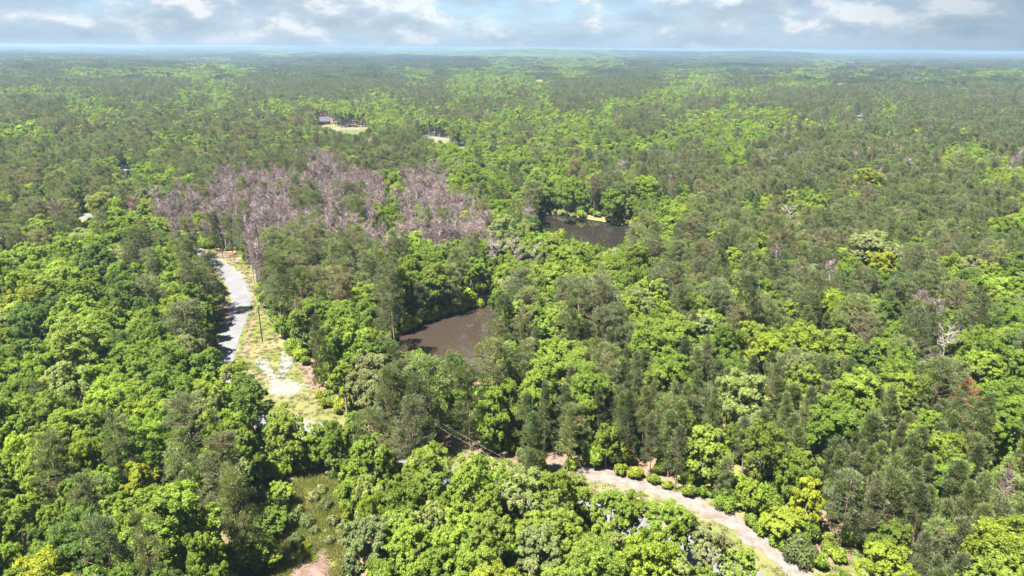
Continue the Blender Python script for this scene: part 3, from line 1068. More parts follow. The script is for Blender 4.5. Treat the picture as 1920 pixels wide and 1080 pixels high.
def hero(kind, px, py, w, tone, label=None, Hf=None, low=None):
    H0 = {'broadleaf_tree': 17.0, 'pine_tree': 20.0, 'young_pine_tree': 14.0, 'dead_pine_tree': 18.0, 'bare_tree': 16.0}[kind]
    H = Hf or H0
    cf = {'broadleaf_tree': 0.66, 'pine_tree': 0.74, 'young_pine_tree': 0.62, 'dead_pine_tree': 0.7, 'bare_tree': 0.68}[kind]
    cf = 0.52 if low else cf
    p = G(px, py, H * cf)
    Rr_ = 0.5 * w / FPX * float(project(p)[2])
    if Hf is None and kind == 'broadleaf_tree':
        H = float(np.clip(11 + 1.35 * Rr_, 12, 22))
        p = G(px, py, H * cf)
        Rr_ = 0.5 * w / FPX * float(project(p)[2])
    TREES.append(dict(kind=kind, x=p[0], y=p[1], H=H, R=Rr_, tone=tone, label=label, hero=True, low=low))


B_, P_, Y_, X_, S_ = 'broadleaf_tree', 'pine_tree', 'young_pine_tree', 'dead_pine_tree', 'bare_tree'
hero(B_, 1650, 500, 56, 'golden yellow', "golden yellow broadleaf tree glowing among green crowns and grey pines")
hero(B_, 1640, 470, 84, 'pale greyish green', "wide silvery pale broadleaf crown standing just beyond the golden tree")
hero(B_, 1622, 340, 64, 'yellow-green', "broad yellow-green tree rising alone out of the dark upper pinewood")
hero(S_, 1478, 405, 42, 'purplish brown', "leafless purplish tree standing alone in the pines below the big yellow-green tree")
hero(B_, 1668, 598, 66, 'deep green', "deep green dome-shaped broadleaf tree surrounded by olive pines")
hero(B_, 1515, 650, 76, 'yellow-green', "large lime-yellow broadleaf tree with a ragged round crown among young pines")
hero(S_, 1772, 650, 62, 'lavender grey', "bare lavender-grey dead tree with spreading branches over the green canopy")
hero(P_, 1805, 745, 46, 'rusty orange', "rusty orange dying pine beside a bright green rounded tree", 17)
hero(B_, 1479, 590, 42, 'yellow-green', "slim yellow-green broadleaf tree rising between two grey pines", 17)
hero(B_, 1844, 700, 78, 'fresh green', "wide fresh green dome of a tree behind the rusty orange pine")
hero(B_, 1898, 690, 60, 'mid green', "mid green round tree touching the wide dome beyond the orange pine")
hero(B_, 1388, 745, 98, 'creamy pale green', "creamy pale blossoming broadleaf tree standing in the pine plantation")
hero(B_, 1513, 930, 54, 'golden yellow', "small golden yellow tree at the wood edge above the sandy bank", 12)
hero(B_, 1318, 852, 88, 'lime green', "tall lime green tree leaning over the white sandy bank", 14, True)
hero(B_, 1432, 840, 86, 'fresh green', "big fresh green tree on the edge of the plantation above the sandy bank")
hero(B_, 1492, 888, 58, 'mid green', "mid green tree next to the small golden tree above the bank")
hero(B_, 1468, 985, 78, 'yellow-green', "low yellow-green tree overhanging the bend of the sandy bank", 6.5, True)
hero(B_, 1405, 928, 52, 'yellow-green', "small yellowish tree right at the sandy bank's upper lip", 8, True)
hero(B_, 1665, 1055, 100, 'yellow-green', "broad yellow-green tree at the foot of the plantation pines", 12)
hero(B_, 437, 706, 60, 'fresh green', "fresh green tree closing the foot of the visible road", 14)
hero(B_, 392, 692, 70, 'mid green', "mid green tree leaning towards the foot of the visible road", 15)
hero(B_, 462, 738, 60, 'deep green', "deep green tree beside the scraped patch's near side", 14)
hero(B_, 533, 790, 56, 'lime green', "small lime green tree before the hidden bend below the scraped patch", 11)
hero(B_, 618, 808, 46, 'mid green', "small mid green tree on the far side of the road glimpse", 9)
hero(B_, 590, 822, 56, 'fresh green', "small fresh green tree next to the glimpse of hidden road", 11)
hero(B_, 470, 768, 66, 'mid green', "mid green tree hiding the road below its bend", 15)
hero(B_, 532, 806, 74, 'lime green', "lime green tree below the scraped patch hiding the road", 15)
hero(B_, 640, 826, 72, 'mid green', "mid green tree beside the glimpse of hidden road", 15)
hero(B_, 700, 858, 84, 'fresh green', "fresh green tree below the scrub hiding the road", 15)
hero(B_, 800, 880, 90, 'lime green', "lime green tree below the dark pine clump hiding the road", 15)
hero(B_, 1245, 990, 84, 'fresh green', "fresh green crown overhanging the hidden road before the sandy bank", 15)
hero(B_, 1140, 964, 84, 'lime green', "lime green crown beside the hidden road before the sandy bank", 16)
hero(B_, 1328, 1036, 88, 'pale greyish green', "airy pale greyish tree in front of the sandy bank with gravel glimpsed through it", 14)
hero(B_, 1082, 922, 62, 'lime green', "small lime green tree before the upper part of the bank", 12)
hero(B_, 1040, 932, 82, 'fresh green', "rounded fresh green tree standing before the white upper tip of the bank", 16)
hero(B_, 884, 905, 88, 'fresh green', "fresh green tree covering the road before the small dirt patches", 16)
hero(B_, 985, 925, 84, 'creamy pale green', "creamy light green crown by the hidden road", 16)
hero(B_, 1285, 1000, 56, 'mid green', "small mid green tree squeezed before the middle of the bank", 12)
hero(B_, 1190, 962, 60, 'yellow-green', "small yellowish tree between two fuller crowns before the bank", 13)
hero(B_, 1385, 1065, 76, 'lime green', "lime green crown close to the bank's lower end", 12)
hero(P_, 342, 606, 78, 'greyish olive', "big greyish olive pine spreading among bright broadleaf crowns beside the road bend")
hero(P_, 412, 872, 82, 'greyish olive', "large brownish pine with open crown among bright broadleaf trees")
hero(P_, 442, 930, 70, 'light olive', "light olive pine beside the marshy hollow")
hero(P_, 356, 790, 80, 'greyish olive', "open pine with its dark trunk showing through the crown")
hero(P_, 346, 858, 52, 'light olive', "narrow light olive pine squeezed between two large leafy crowns")
hero(P_, 214, 1040, 92, 'dark olive', "dark olive pine low down among the leafy crowns")
hero(P_, 160, 930, 58, 'dark olive', "small dark pine under the tall yellow-green tree", 16)
hero(P_, 92, 870, 66, 'olive', "dusky olive pine between dark green broadleaf crowns")
hero(B_, 166, 850, 66, 'yellow-green', "tall bright yellow-green tree beside a large fresh green crown")
hero(B_, 272, 832, 110, 'fresh green', "large fresh green tree with billowing crown next to the tall yellow-green one")
hero(B_, 262, 905, 66, 'golden yellow', "golden green tree tucked behind the largest billowing crown", 15)
hero(B_, 310, 975, 170, 'fresh green', "largest billowing bright green crown of the whole wood", 21)
hero(B_, 508, 975, 62, 'mid green', "low bushy tree on the shaded rim of the marshy hollow", 6, True)
hero(B_, 496, 1035, 66, 'fresh green', "second low bushy tree on the shaded rim of the marshy hollow", 6.5, True)
hero(B_, 530, 925, 50, 'lime green', "low lime bushy tree at the head of the marshy hollow", 5.5, True)
hero(B_, 385, 1040, 84, 'mid green', "mid green tree with rounded crown beside the marshy hollow")
hero(B_, 38, 990, 86, 'fresh green', "round fresh green tree close to a shady gap")
hero(B_, 150, 650, 110, 'lime green', "broad lime green crown with pale lit top in the roadside wood")
hero(B_, 128, 725, 86, 'creamy pale green', "pale creamy green domed tree in front of the broad lime crown")
hero(B_, 60, 610, 80, 'deep green', "shadowy deep green tree in the roadside wood")
hero(P_, 788, 550, 38, 'dark olive', "dark pine standing at the brown pond's far shore", 12.5)
hero(P_, 712, 594, 32, 'olive', "olive pine at the wooded corner of the brown pond", 10)
hero(P_, 731, 735, 62, 'olive', "olive pine in the dark clump by the clearing")
hero(P_, 804, 718, 96, 'olive', "biggest pine of the dark clump between clearing and brown pond")
hero(P_, 766, 752, 56, 'dark olive', "dark middle pine in the clump by the clearing")
hero(P_, 882, 728, 56, 'olive', "olive pine standing in front of the brown pond")
hero(B_, 920, 765, 72, 'fresh green', "fresh green broadleaf tree in front of the brown pond beside the dark pine clump")
hero(P_, 589, 634, 27, 'dark olive', "tall narrow dark pine standing alone at the clearing's edge", 21)
hero(P_, 766, 690, 30, 'light olive', "light olive pine tip showing against the brown pond", 14)
hero(P_, 846, 688, 36, 'olive', "olive pine tip reaching up in front of the brown water", 15)
hero(S_, 928, 478, 44, 'pale grey', "bare pale grey tree with twisted branches between the two ponds")
hero(S_, 966, 468, 40, 'pale grey', "second bare pale grey tree between the two ponds")
hero(S_, 1003, 480, 34, 'pale greyish green', "thin half-dead tree next to the bare grey pair between the ponds")
hero(P_, 264, 458, 50, 'dark olive', "rounded dark pine among yellow-green crowns beyond the road bend")
hero(P_, 118, 420, 36, 'dark olive', "dark pine standing beside the pale lane")
hero(P_, 284, 497, 34, 'greyish olive', "grey pine between bright leafy crowns next to the rounded dark pine")
hero(P_, 392, 506, 50, 'dark olive', "dark pine leaning over the head of the pale road")
hero(P_, 345, 475, 38, 'olive', "olive pine behind the bright trees at the head of the road")
hero(B_, 186, 388, 46, 'yellow-green', "yellow-green tree standing over the pale lane")
hero(X_, 248, 390, 26, 'reddish brown', "reddish brown dying pine at the tip of the dead stand")
hero(B_, 1213, 355, 66, 'fresh green', "big fresh green tree on the far bank of the dark pond")
hero(B_, 1150, 372, 44, 'mid green', "mid green tree reaching over the far bank of the dark pond")
hero(B_, 1065, 372, 40, 'mid green', "mid green tree on the far bank of the dark pond by its narrow end")
hero(P_, 1078, 318, 24, 'reddish brown', "reddish brown pine above the far bank of the dark pond")
hero(X_, 1168, 318, 28, 'purplish brown', "single purplish dead pine in the olive pines above the dark pond")
hero(B_, 697, 428, 27, 'mid green', "small round green tree standing in the dead pines")
hero(B_, 748, 360, 34, 'fresh green', "green tree piercing the grey dead pine stand", 17)
hero(P_, 1352, 560, 58, 'greyish olive', "spreading grey olive pine at the top of the plantation")
hero(P_, 1795, 560, 72, 'brownish olive', "wide brownish pine with tiers of branches near the bare lavender-grey tree")
hero(P_, 1600, 590, 78, 'light olive', "wide light olive pine beside the deep green dome")
hero(P_, 1720, 545, 50, 'olive', "tall olive pine with bare twin trunks showing beneath its crown")
hero(P_, 1860, 480, 50, 'brownish olive', "brownish pine with a dark trunk behind bright leafy trees")
hero(X_, 1885, 925, 22, 'pinkish brown', "small pinkish dead pine in the young plantation")
hero(X_, 1560, 520, 34, 'greyish brown', "greyish dying pine below the golden tree")

for t in TREES:
    pp = np.array([[t['x'], t['y']]])
    e = min(float(segdist(q, pp[:, 0], pp[:, 1])[0]) for q in (verge, marsh, pond1, pond2))
    t['low'] = (e < 7 and t['kind'] in (B_, P_)) if t['low'] is None else t['low']
NH = len(TREES)
HX = np.array([t['x'] for t in TREES])
HY = np.array([t['y'] for t in TREES])
HR = np.array([t['R'] for t in TREES])
HZ = np.array([t['H'] * 0.68 for t in TREES])
hpx, hpy, hdep = project(np.stack([HX, HY, HZ], 1))
hpr = HR * FPX / hdep

ROADS = smooth_line(roadc, 1)
NEAR = 640.0
# candidates near the camera: dart throwing with a hash grid
step = 2.6
xs = np.arange(-560, 560, step)
ys = np.arange(20, NEAR, step)
X0, Y0 = np.meshgrid(xs, ys)
X0 = (X0 + rng.uniform(-1.2, 1.2, X0.shape)).ravel()
Y0 = (Y0 + rng.uniform(-1.2, 1.2, Y0.shape)).ravel()
ok = (np.abs(np.arctan2(X0, Y0)) < R(47)) & (np.hypot(X0, Y0) < NEAR) & (np.hypot(X0, Y0) > 34)
X0, Y0 = X0[ok], Y0[ok]
LANE = Gp([(100, 424), (135, 412), (165, 404), (205, 396), (250, 392)])
ok = (segdist(ROADS, X0, Y0, False) > ROADW + 1.6) & (segdist(LANE, X0, Y0, False) > 8.5) & ~inside(pond1, X0, Y0) & ~inside(pond2, X0, Y0) & ~inside(marsh, X0, Y0)
X0, Y0 = X0[ok], Y0[ok]
px, py, dep = project(np.stack([X0, Y0, np.full(len(X0), 16.0)], 1))
jx = rng.normal(size=len(X0)) * 9
jy = rng.normal(size=len(X0)) * 6
cls = woodland(px + jx, py + jy)
u = rng.random(len(X0))
kd = np.full(len(X0), 'D')
kd = np.where(cls == 'P', np.where(u < 0.87, 'P', 'D'), kd)
kd = np.where(cls == 'M', np.where(u < 0.38, 'P', 'D'), kd)
kd = np.where(cls == 'B', 'B', kd)
kd = np.where(cls == 'D', np.where(u < 0.04, 'P', 'D'), kd)
kd = np.where(cls == 'Y', np.where(u < 0.92, 'Y', 'D'), kd)
kd = np.where(cls == 'X', np.where(u < 0.91, 'X', np.where(u < 0.96, 'P', 'D')), kd)
n = len(X0)
gam = np.clip(rng.normal(1, 0.20, n), 0.6, 1.5)
RAD = np.select([kd == 'P', kd == 'Y', kd == 'X'], [3.15 * gam, 2.4 * np.clip(gam, 0.75, 1.25), 2.9 * np.clip(gam, 0.7, 1.25)], np.where(kd == 'B', 3.7, 4.05) * gam)
HGT = np.select([kd == 'P', kd == 'Y', kd == 'X'], [19.5 + rng.normal(size=n) * 2.0, 14.5 + rng.normal(size=n) * 1.2, 18 + rng.normal(size=n) * 1.6], 10.5 + 1.35 * RAD + rng.normal(size=n) * 1.4)
small = ((rng.random(n) < 0.16) & (kd != 'Y')) | ((cls == 'Y') & (kd == 'D'))
RAD = np.where(small, RAD * 0.62, RAD)
HGT = np.where(small, HGT * 0.72, HGT)
EDGE = np.minimum.reduce([segdist(q, X0, Y0) for q in (verge, marsh, pond1, pond2)]) < 6.0
LOWT = EDGE & ((kd == 'D') | (kd == 'B') | (kd == 'P')) & (rng.random(n) < 0.97)
# nothing may stand in front of what is open
bad = np.zeros(n, bool)
for f, rr in ((0.02, 0.0), (0.08, 0.0), (0.15, 0.0), (0.22, 0.0), (0.3, 0.5), (0.4, 0.7), (0.5, 0.9), (0.6, 1.0), (0.7, 1.0), (0.78, 0.95), (0.85, 0.8), (0.93, 0.5), (1.0, 0.2)):
    qx, qy, qd = project(np.stack([X0, Y0, HGT * f], 1))
    pr = RAD * rr * FPX / np.maximum(qd, 1)
    pr = np.where(LOWT & (f < 0.45), RAD * 0.75 * FPX / np.maximum(qd, 1), pr)
    for s in (-1, -0.5, 0, 0.5, 1):
        bad |= mask_at(qx + pr * s, qy)
ok = ~bad
# heroes keep their place and stay in sight
cx, cyy, cd = project(np.stack([X0, Y0, HGT * 0.68], 1))
cpr = RAD * FPX / np.maximum(cd, 1)
for h in range(NH):
    ground_close = np.hypot(X0 - HX[h], Y0 - HY[h]) < 0.62 * (RAD + HR[h])
    hide = (cd < hdep[h] + 1) & (np.abs(cx - hpx[h]) < 0.62 * hpr[h] + 0.8 * cpr) & (cyy - hpy[h] < 0.35 * hpr[h] + 0.9 * cpr) & (cyy > hpy[h] - hpr[h])
    ok &= ~(ground_close | hide)
idx = np.nonzero(ok)[0]
order = idx[np.argsort(-RAD[idx] + rng.normal(size=len(idx)) * 1.6)]
cell = 4.0
grid = {}
PACK = {'P': 0.68, 'Y': 0.74, 'X': 0.64, 'D': 0.66, 'B': 0.64}
for h in range(NH):
    grid.setdefault((int(HX[h] // cell), int(HY[h] // cell)), []).append((HX[h], HY[h], HR[h] * 0.8))
acc = []
for i in order:
    x, y, r = X0[i], Y0[i], RAD[i] * PACK[kd[i]]
    gx, gy = int(x // cell), int(y // cell)
    hit = False
    for a in range(gx - 3, gx + 4):
        for b in range(gy - 3, gy + 4):
            for (qx, qy, qr) in grid.get((a, b), ()):
                if (qx - x) ** 2 + (qy - y) ** 2 < (0.86 * (r + qr)) ** 2:
                    hit = True
                    break
            if hit:
                break
        if hit:
            break
    if not hit:
        grid.setdefault((gx, gy), []).append((x, y, r))
        acc.append(i)


def pick_at(w, X, Y):
    """tone chosen with soft patches, so that neighbours tend to agree"""
    p = np.cumsum(np.array(w[1]) / sum(w[1]))
    f = 0.9 * np.sin(X / 19 + 2 * np.sin(Y / 47)) * np.sin(Y / 23 + 1.7 * np.sin(X / 53 + 1))
    z = 0.72 * f + 0.85 * rng.normal(size=len(X))
    u = 0.5 * (1 + np.tanh(z * 0.85))
    return np.array(w[0])[np.clip(np.searchsorted(p, u), 0, len(p) - 1)]


def pick(w, n):
    return np.array(w[0])[rng.choice(len(w[0]), n, p=np.array(w[1]) / sum(w[1]))]


tonesel = {'D': pick_at(W_D, X0, Y0), 'B': pick(W_B, n), 'P': pick(W_P, n), 'Y': pick(W_Y, n), 'X': pick(W_X, n)}
KN = {'D': B_, 'B': B_, 'P': P_, 'Y': Y_, 'X': X_}
for i in acc:
    tone = str(tonesel[str(kd[i])][i])
    kind = KN[str(kd[i])]
    if kd[i] == 'D' and rng.random() < 0.003:
        tone = 'golden yellow'
    if kd[i] == 'P' and rng.random() < 0.02:
        kind, tone = X_, 'purplish brown'
    TREES.append(dict(kind=kind, x=float(X0[i]), y=float(Y0[i]), H=float(HGT[i]), R=float(RAD[i]), tone=tone, label=None, hero=False, low=bool(LOWT[i])))

# which of them are separate objects: the largest of each kind in the frame
tx = np.array([t['x'] for t in TREES])
ty = np.array([t['y'] for t in TREES])
tz = np.array([t['H'] * 0.7 for t in TREES])
tr = np.array([t['R'] for t in TREES])
tpx, tpy, tdep = project(np.stack([tx, ty, tz], 1))
tsize = tr * FPX / np.maximum(tdep, 1)
seen = (tpx > -20) & (tpx < 1940) & (tpy > 60) & (tpy < 1110)
LIMIT = {B_: 298, P_: 298, Y_: 298, X_: 240, S_: 40}
single = np.zeros(len(TREES), bool)
single[:NH] = True
for kind, lim in LIMIT.items():
    c = [i for i in range(NH, len(TREES)) if TREES[i]['kind'] == kind and seen[i]]
    c.sort(key=lambda i: -tsize[i])
    have = sum(1 for t in TREES[:NH] if t['kind'] == kind)
    for i in c[:max(0, lim - have)]:
        single[i] = True

# ------------------------------------------------------------------ words for each tree
LMARK = [("the brown pond", pond1.mean(0), 30), ("the dark pond", pond2.mean(0), 30), ("the pale road bend", G(450, 560)[:2], 8), ("the scraped white patch", cen, 8), ("the utility pole", G(492, 640)[:2], 4),
         ("the marshy hollow", marsh.mean(0), 8), ("the sandy bank", G(1240, 922)[:2], 8), ("the bank's end", G(1460, 1030)[:2], 8), ("the golden tree", G(1650, 500, 11)[:2], 3),
         ("the rusty orange pine", G(1805, 745, 13)[:2], 3), ("the bare lavender tree", G(1772, 650, 11)[:2], 3), ("the creamy blossoming tree", G(1388, 745, 11)[:2], 3), ("the deep green dome", G(1668, 598, 11)[:2], 3),
         ("the biggest billowing crown", G(310, 975, 14)[:2], 4), ("the bare grey pair", G(945, 472, 11)[:2], 4), ("the pale lane", G(160, 405)[:2], 5), ("the narrow dark pine", G(589, 634, 15)[:2], 2),
         ("the dark pine clump", G(790, 735, 15)[:2], 4), ("the broad lime crown", G(150, 650, 11)[:2], 4), ("the dead stand", G(620, 380, 12)[:2], 20), ("the big pondside tree", G(1213, 355, 11)[:2], 4),
         ("the leaning lime tree", G(1318, 845, 11)[:2], 4), ("the lone yellow-green tree", G(1622, 340, 11)[:2], 4)]
LC = np.array([l[1] for l in LMARK])
ORD = ["first", "second", "third", "fourth", "fifth", "sixth", "seventh", "eighth", "ninth", "tenth"] + [f"{k}th" for k in range(11, 60)]
for k in (21, 31, 41, 51):
    ORD[k - 1], ORD[k], ORD[k + 1] = f"{k}st", f"{k+1}nd", f"{k+2}rd"
NOUN = {B_: "broadleaf tree", P_: "pine", Y_: "young pine", X_: "dead pine", S_: "bare tree"}
GROUPS = {B_: "broadleaf trees of the wood", P_: "mature pines of the wood", Y_: "young pines of the plantation", X_: "dead pines of the beetle-killed stand", S_: "bare leafless trees"}
bucket = {}
for i, t in enumerate(TREES):
    if not single[i] or t['label']:
        continue
    p = np.array([t['x'], t['y']])
    dl = np.linalg.norm(LC - p, axis=1) - np.array([l[2] for l in LMARK])
    b = int(np.argmin(dl))
    v = p - LC[b]
    vd = p / np.linalg.norm(p)
    along = float(v @ vd)
    side = float(v @ np.array([vd[1], -vd[0]]))
    rel = "beyond" if along > abs(side) else "this side of" if along < -abs(side) else "beside"
    q = {B_: 4.05, P_: 3.15, Y_: 2.4, X_: 2.9, S_: 4}[t['kind']]
    sz = "large" if t['R'] > 1.18 * q else "small" if t['R'] < 0.75 * q else "slender" if t['H'] / t['R'] > 1.2 * {B_: 3.7, P_: 5.8, Y_: 6.3, X_: 6.2, S_: 3.2}[t['kind']] else ""
    base = " ".join(x for x in (sz, t['tone'], NOUN[t['kind']]) if x)
    bucket.setdefault((base, rel, b), []).append((float(dl[b]), i))
for (base, rel, b), L in bucket.items():
    L.sort()
    for k_, (_d, i) in enumerate(L):
        TREES[i]['label'] = f"{base} {rel} {LMARK[b][0]}" if len(L) == 1 else f"{base} {rel} {LMARK[b][0]}, {ORD[min(k_, 58)]} such out"


def jitter_col(tone, amt=0.10):
    c = np.array(TONES[tone])
    return c * (1 + rng.normal() * amt) * (1 + rng.normal(size=3) * amt * 0.28)


def tree_object(t):
    ks = KINDS[t['kind']]
    pool = [q for q in range(len(ks)) if bool(ks[q]['low']) == bool(t.get('low')) ] or list(range(len(ks)))
    best = sorted(pool, key=lambda q: abs(ks[q]['H'] / ks[q]['Rc'] - t['H'] / t['R']) + random.uniform(0, 1.6))[0]
    s = ks[best]
    root = bpy.data.objects.new(t['kind'], None)
    root.empty_display_size = 0.5
    COL.objects.link(root)
    root.location = (t['x'], t['y'], 0)
    root.rotation_euler = (random.gauss(0, 0.03), random.gauss(0, 0.03), random.uniform(0, 6.283))
    kr = t['R'] / s['Rc']
    root.scale = (kr * random.uniform(0.92, 1.08), kr * random.uniform(0.92, 1.08), t['H'] / s['H'])
    root['label'] = t['label']
    root['category'] = 'tree'
    root['group'] = GROUPS[t['kind']]
    for nm in ('trunk', 'crown'):
        o = bpy.data.objects.new(nm, s[nm])
        COL.objects.link(o)
        o.parent = root
        if nm == 'crown':
            o.color = (*np.clip(jitter_col(t['tone']), 0.005, 0.6), 1)
    return root


for i, t in enumerate(TREES):
    if single[i]:
        tree_object(t)

# ------------------------------------------------------------------ the rest of the woods, massed
def woods(name, kinds, P, kidx, S, col, rotz=None, tilt=0.03):
    """one stuff object: points carrying instances of the tree shapes"""
    n = len(P)
    me = bpy.data.meshes.new(name)
    me.vertices.add(n)
    me.vertices.foreach_set("co", np.asarray(P, np.float32).ravel())

    def attr(nm, ty, data, field):
        a = me.attributes.new(nm, ty, 'POINT')
        a.data.foreach_set(field, np.ascontiguousarray(data).ravel())

    attr("tcol", 'FLOAT_COLOR', np.hstack([col, np.ones((n, 1))]).astype(np.float32), "color")
    attr("pick", 'INT', np.asarray(kidx, np.int32), "value")
    attr("siz", 'FLOAT_VECTOR', np.asarray(S, np.float32), "vector")
    rz = rng.uniform(0, 6.283, n) if rotz is None else rotz
    attr("rot", 'FLOAT_VECTOR', np.stack([rng.normal(size=n) * tilt, rng.normal(size=n) * tilt, rz], 1).astype(np.float32), "vector")
    o = bpy.data.objects.new(name, me)
    COL.objects.link(o)
    o['kind'] = 'stuff'
    c = bpy.data.collections.new(name + "_shapes")
    for s in kinds:
        c.objects.link(s['inst'])
    ng = bpy.data.node_groups.new(name, 'GeometryNodeTree')
    ng.interface.new_socket("Geometry", in_out='INPUT', socket_type='NodeSocketGeometry')
    ng.interface.new_socket("Geometry", in_out='OUTPUT', socket_type='NodeSocketGeometry')
    N = ng.nodes.new
    gi, go_ = N('NodeGroupInput'), N('NodeGroupOutput')
    iop = N('GeometryNodeInstanceOnPoints')
    ci = N('GeometryNodeCollectionInfo')
    ci.inputs['Collection'].default_value = c
    ci.inputs['Separate Children'].default_value = True
    ci.inputs['Reset Children'].default_value = True
    iop.inputs['Pick Instance'].default_value = True

    def named(nm, ty):
        a = N('GeometryNodeInputNamedAttribute')
        a.data_type = ty
        a.inputs['Name'].default_value = nm
        return a.outputs['Attribute']

    e2r = N('FunctionNodeEulerToRotation')
    L = ng.links.new
    L(gi.outputs[0], iop.inputs['Points'])
    L(ci.outputs[0], iop.inputs['Instance'])
    L(named("pick", 'INT'), iop.inputs['Instance Index'])
    L(named("rot", 'FLOAT_VECTOR'), e2r.inputs[0])
    L(e2r.outputs[0], iop.inputs['Rotation'])
    L(named("siz", 'FLOAT_VECTOR'), iop.inputs['Scale'])
    L(iop.outputs[0], go_.inputs[0])
    md = o.modifiers.new("woods", 'NODES')
    md.node_group = ng
    return o


def tonecols(tones, amt=0.10):
    c = np.array([TONES[str(t)] for t in tones])
    m = len(c)
    return np.clip(c * (1 + rng.normal(size=(m, 1)) * amt) * (1 + rng.normal(size=(m, 3)) * amt * 0.28), 0.004, 0.6)


rest = [t for i, t in enumerate(TREES) if not single[i]]
for kind, nm in ((B_, "broadleaf_woods"), (P_, "pine_woods"), (Y_, "young_pine_woods"), (X_, "dead_pine_woods")):
    L = [t for t in rest if t['kind'] == kind]
    if not L:
        continue
    ks = KINDS[kind]
    ki = rng.integers(0, len(ks), len(L))
    S = np.array([[t['R'] / ks[k_]['Rc'], t['R'] / ks[k_]['Rc'], t['H'] / ks[k_]['H']] for t, k_ in zip(L, ki)])
    woods(nm, ks, np.array([[t['x'], t['y'], 0] for t in L]), ki, S, tonecols([t['tone'] for t in L]))


def far_belt(d0, d1, spacing, wedge, zc):
    w = d1 * math.sin(R(wedge))
    xs = np.arange(-w, w, spacing)
    ys = np.arange(d0 * 0.6, d1, spacing)
    X, Y = np.meshgrid(xs, ys)
    X = (X + rng.uniform(-0.42, 0.42, X.shape) * spacing).ravel()
    Y = (Y + rng.uniform(-0.42, 0.42, Y.shape) * spacing).ravel()
    d = np.hypot(X, Y)
    ok = (d > d0) & (d < d1) & (np.abs(np.arctan2(X, Y)) < R(wedge))
    X, Y = X[ok], Y[ok]
    Z = height(X, Y)
    px, py, dep = project(np.stack([X, Y, Z + zc], 1))
    m = len(X)
    sl = 120.0 * FPX * CAM_H / (np.hypot(X, Y) ** 2 + 1)
    cls = woodland(px + rng.normal(size=m) * 9, py + rng.normal(size=m) * np.clip(sl * 0.12, 0.6, 5))
    u = rng.random(m)
    pine_ = np.select([cls == 'P', cls == 'M', cls == 'X', cls == 'Y'], [u < 0.90, u < 0.5, u < 0.5, u < 0.9], u < 0.05)
    return X, Y, Z, pine_, cls


def clear_ok(X, Y, Z, H, Rw):
    bad = np.zeros(len(X), bool)
    for f, rr in ((0.05, 0.0), (0.2, 0.1), (0.35, 0.5), (0.45, 0.8), (0.55, 1.0), (0.65, 1.0), (0.75, 1.0), (0.85, 0.95), (0.93, 0.75), (1.0, 0.5), (1.06, 0.2)):
        qx, qy, qd = project(np.stack([X, Y, Z + H * f], 1))
        pr = Rw * rr * FPX / np.maximum(qd, 1)
        for s in (-1.1, -0.5, 0, 0.5, 1.1):
            bad |= mask_at(qx + pr * s, qy)
    return ~bad


# single trees of the middle distance
X, Y, Z, pn, cls = far_belt(NEAR, 1500, 6.2, 44, 13)
m = len(X)
dead = (cls == 'X') & (rng.random(m) < 0.7)
thin = np.where(pn | dead, True, rng.random(m) < 0.92)
RW = np.where(pn, 3.2, 4.4) * np.clip(rng.normal(1, 0.2, m), 0.6, 1.5)
HT = np.where(pn, 19, 16.5) * np.clip(rng.normal(1, 0.12, m), 0.7, 1.35)
# plots where the canopy is a little taller or shorter
HT = HT * (1 + 0.10 * np.sin(X / 37 + 1) * np.sin(Y / 51))
ok = thin & clear_ok(X, Y, Z, HT, RW)
for sel, kn, nm, wts in ((ok & ~pn & ~dead, 'broad_mid', "distant_broadleaf_woods", W_D), (ok & pn & ~dead, 'pine_mid', "distant_pine_woods", W_P), (ok & dead, 'dead_pine_tree', "distant_dead_pine_woods", W_X)):
    q = np.nonzero(sel)[0]
    if len(q) == 0:
        continue
    ks = KINDS[kn]
    ki = rng.integers(0, len(ks), len(q))
    rc = np.array([s['Rc'] for s in ks])[ki]
    hh = np.array([s['H'] for s in ks])[ki]
    S = np.stack([RW[q] / rc, RW[q] / rc, HT[q] / hh], 1)
    woods(nm, ks, np.stack([X[q], Y[q], Z[q]], 1), ki, S, tonecols(pick_at(wts, X[q], Y[q])) * {'broad_mid': 1.12, 'pine_mid': 0.85}.get(kn, 1.0))

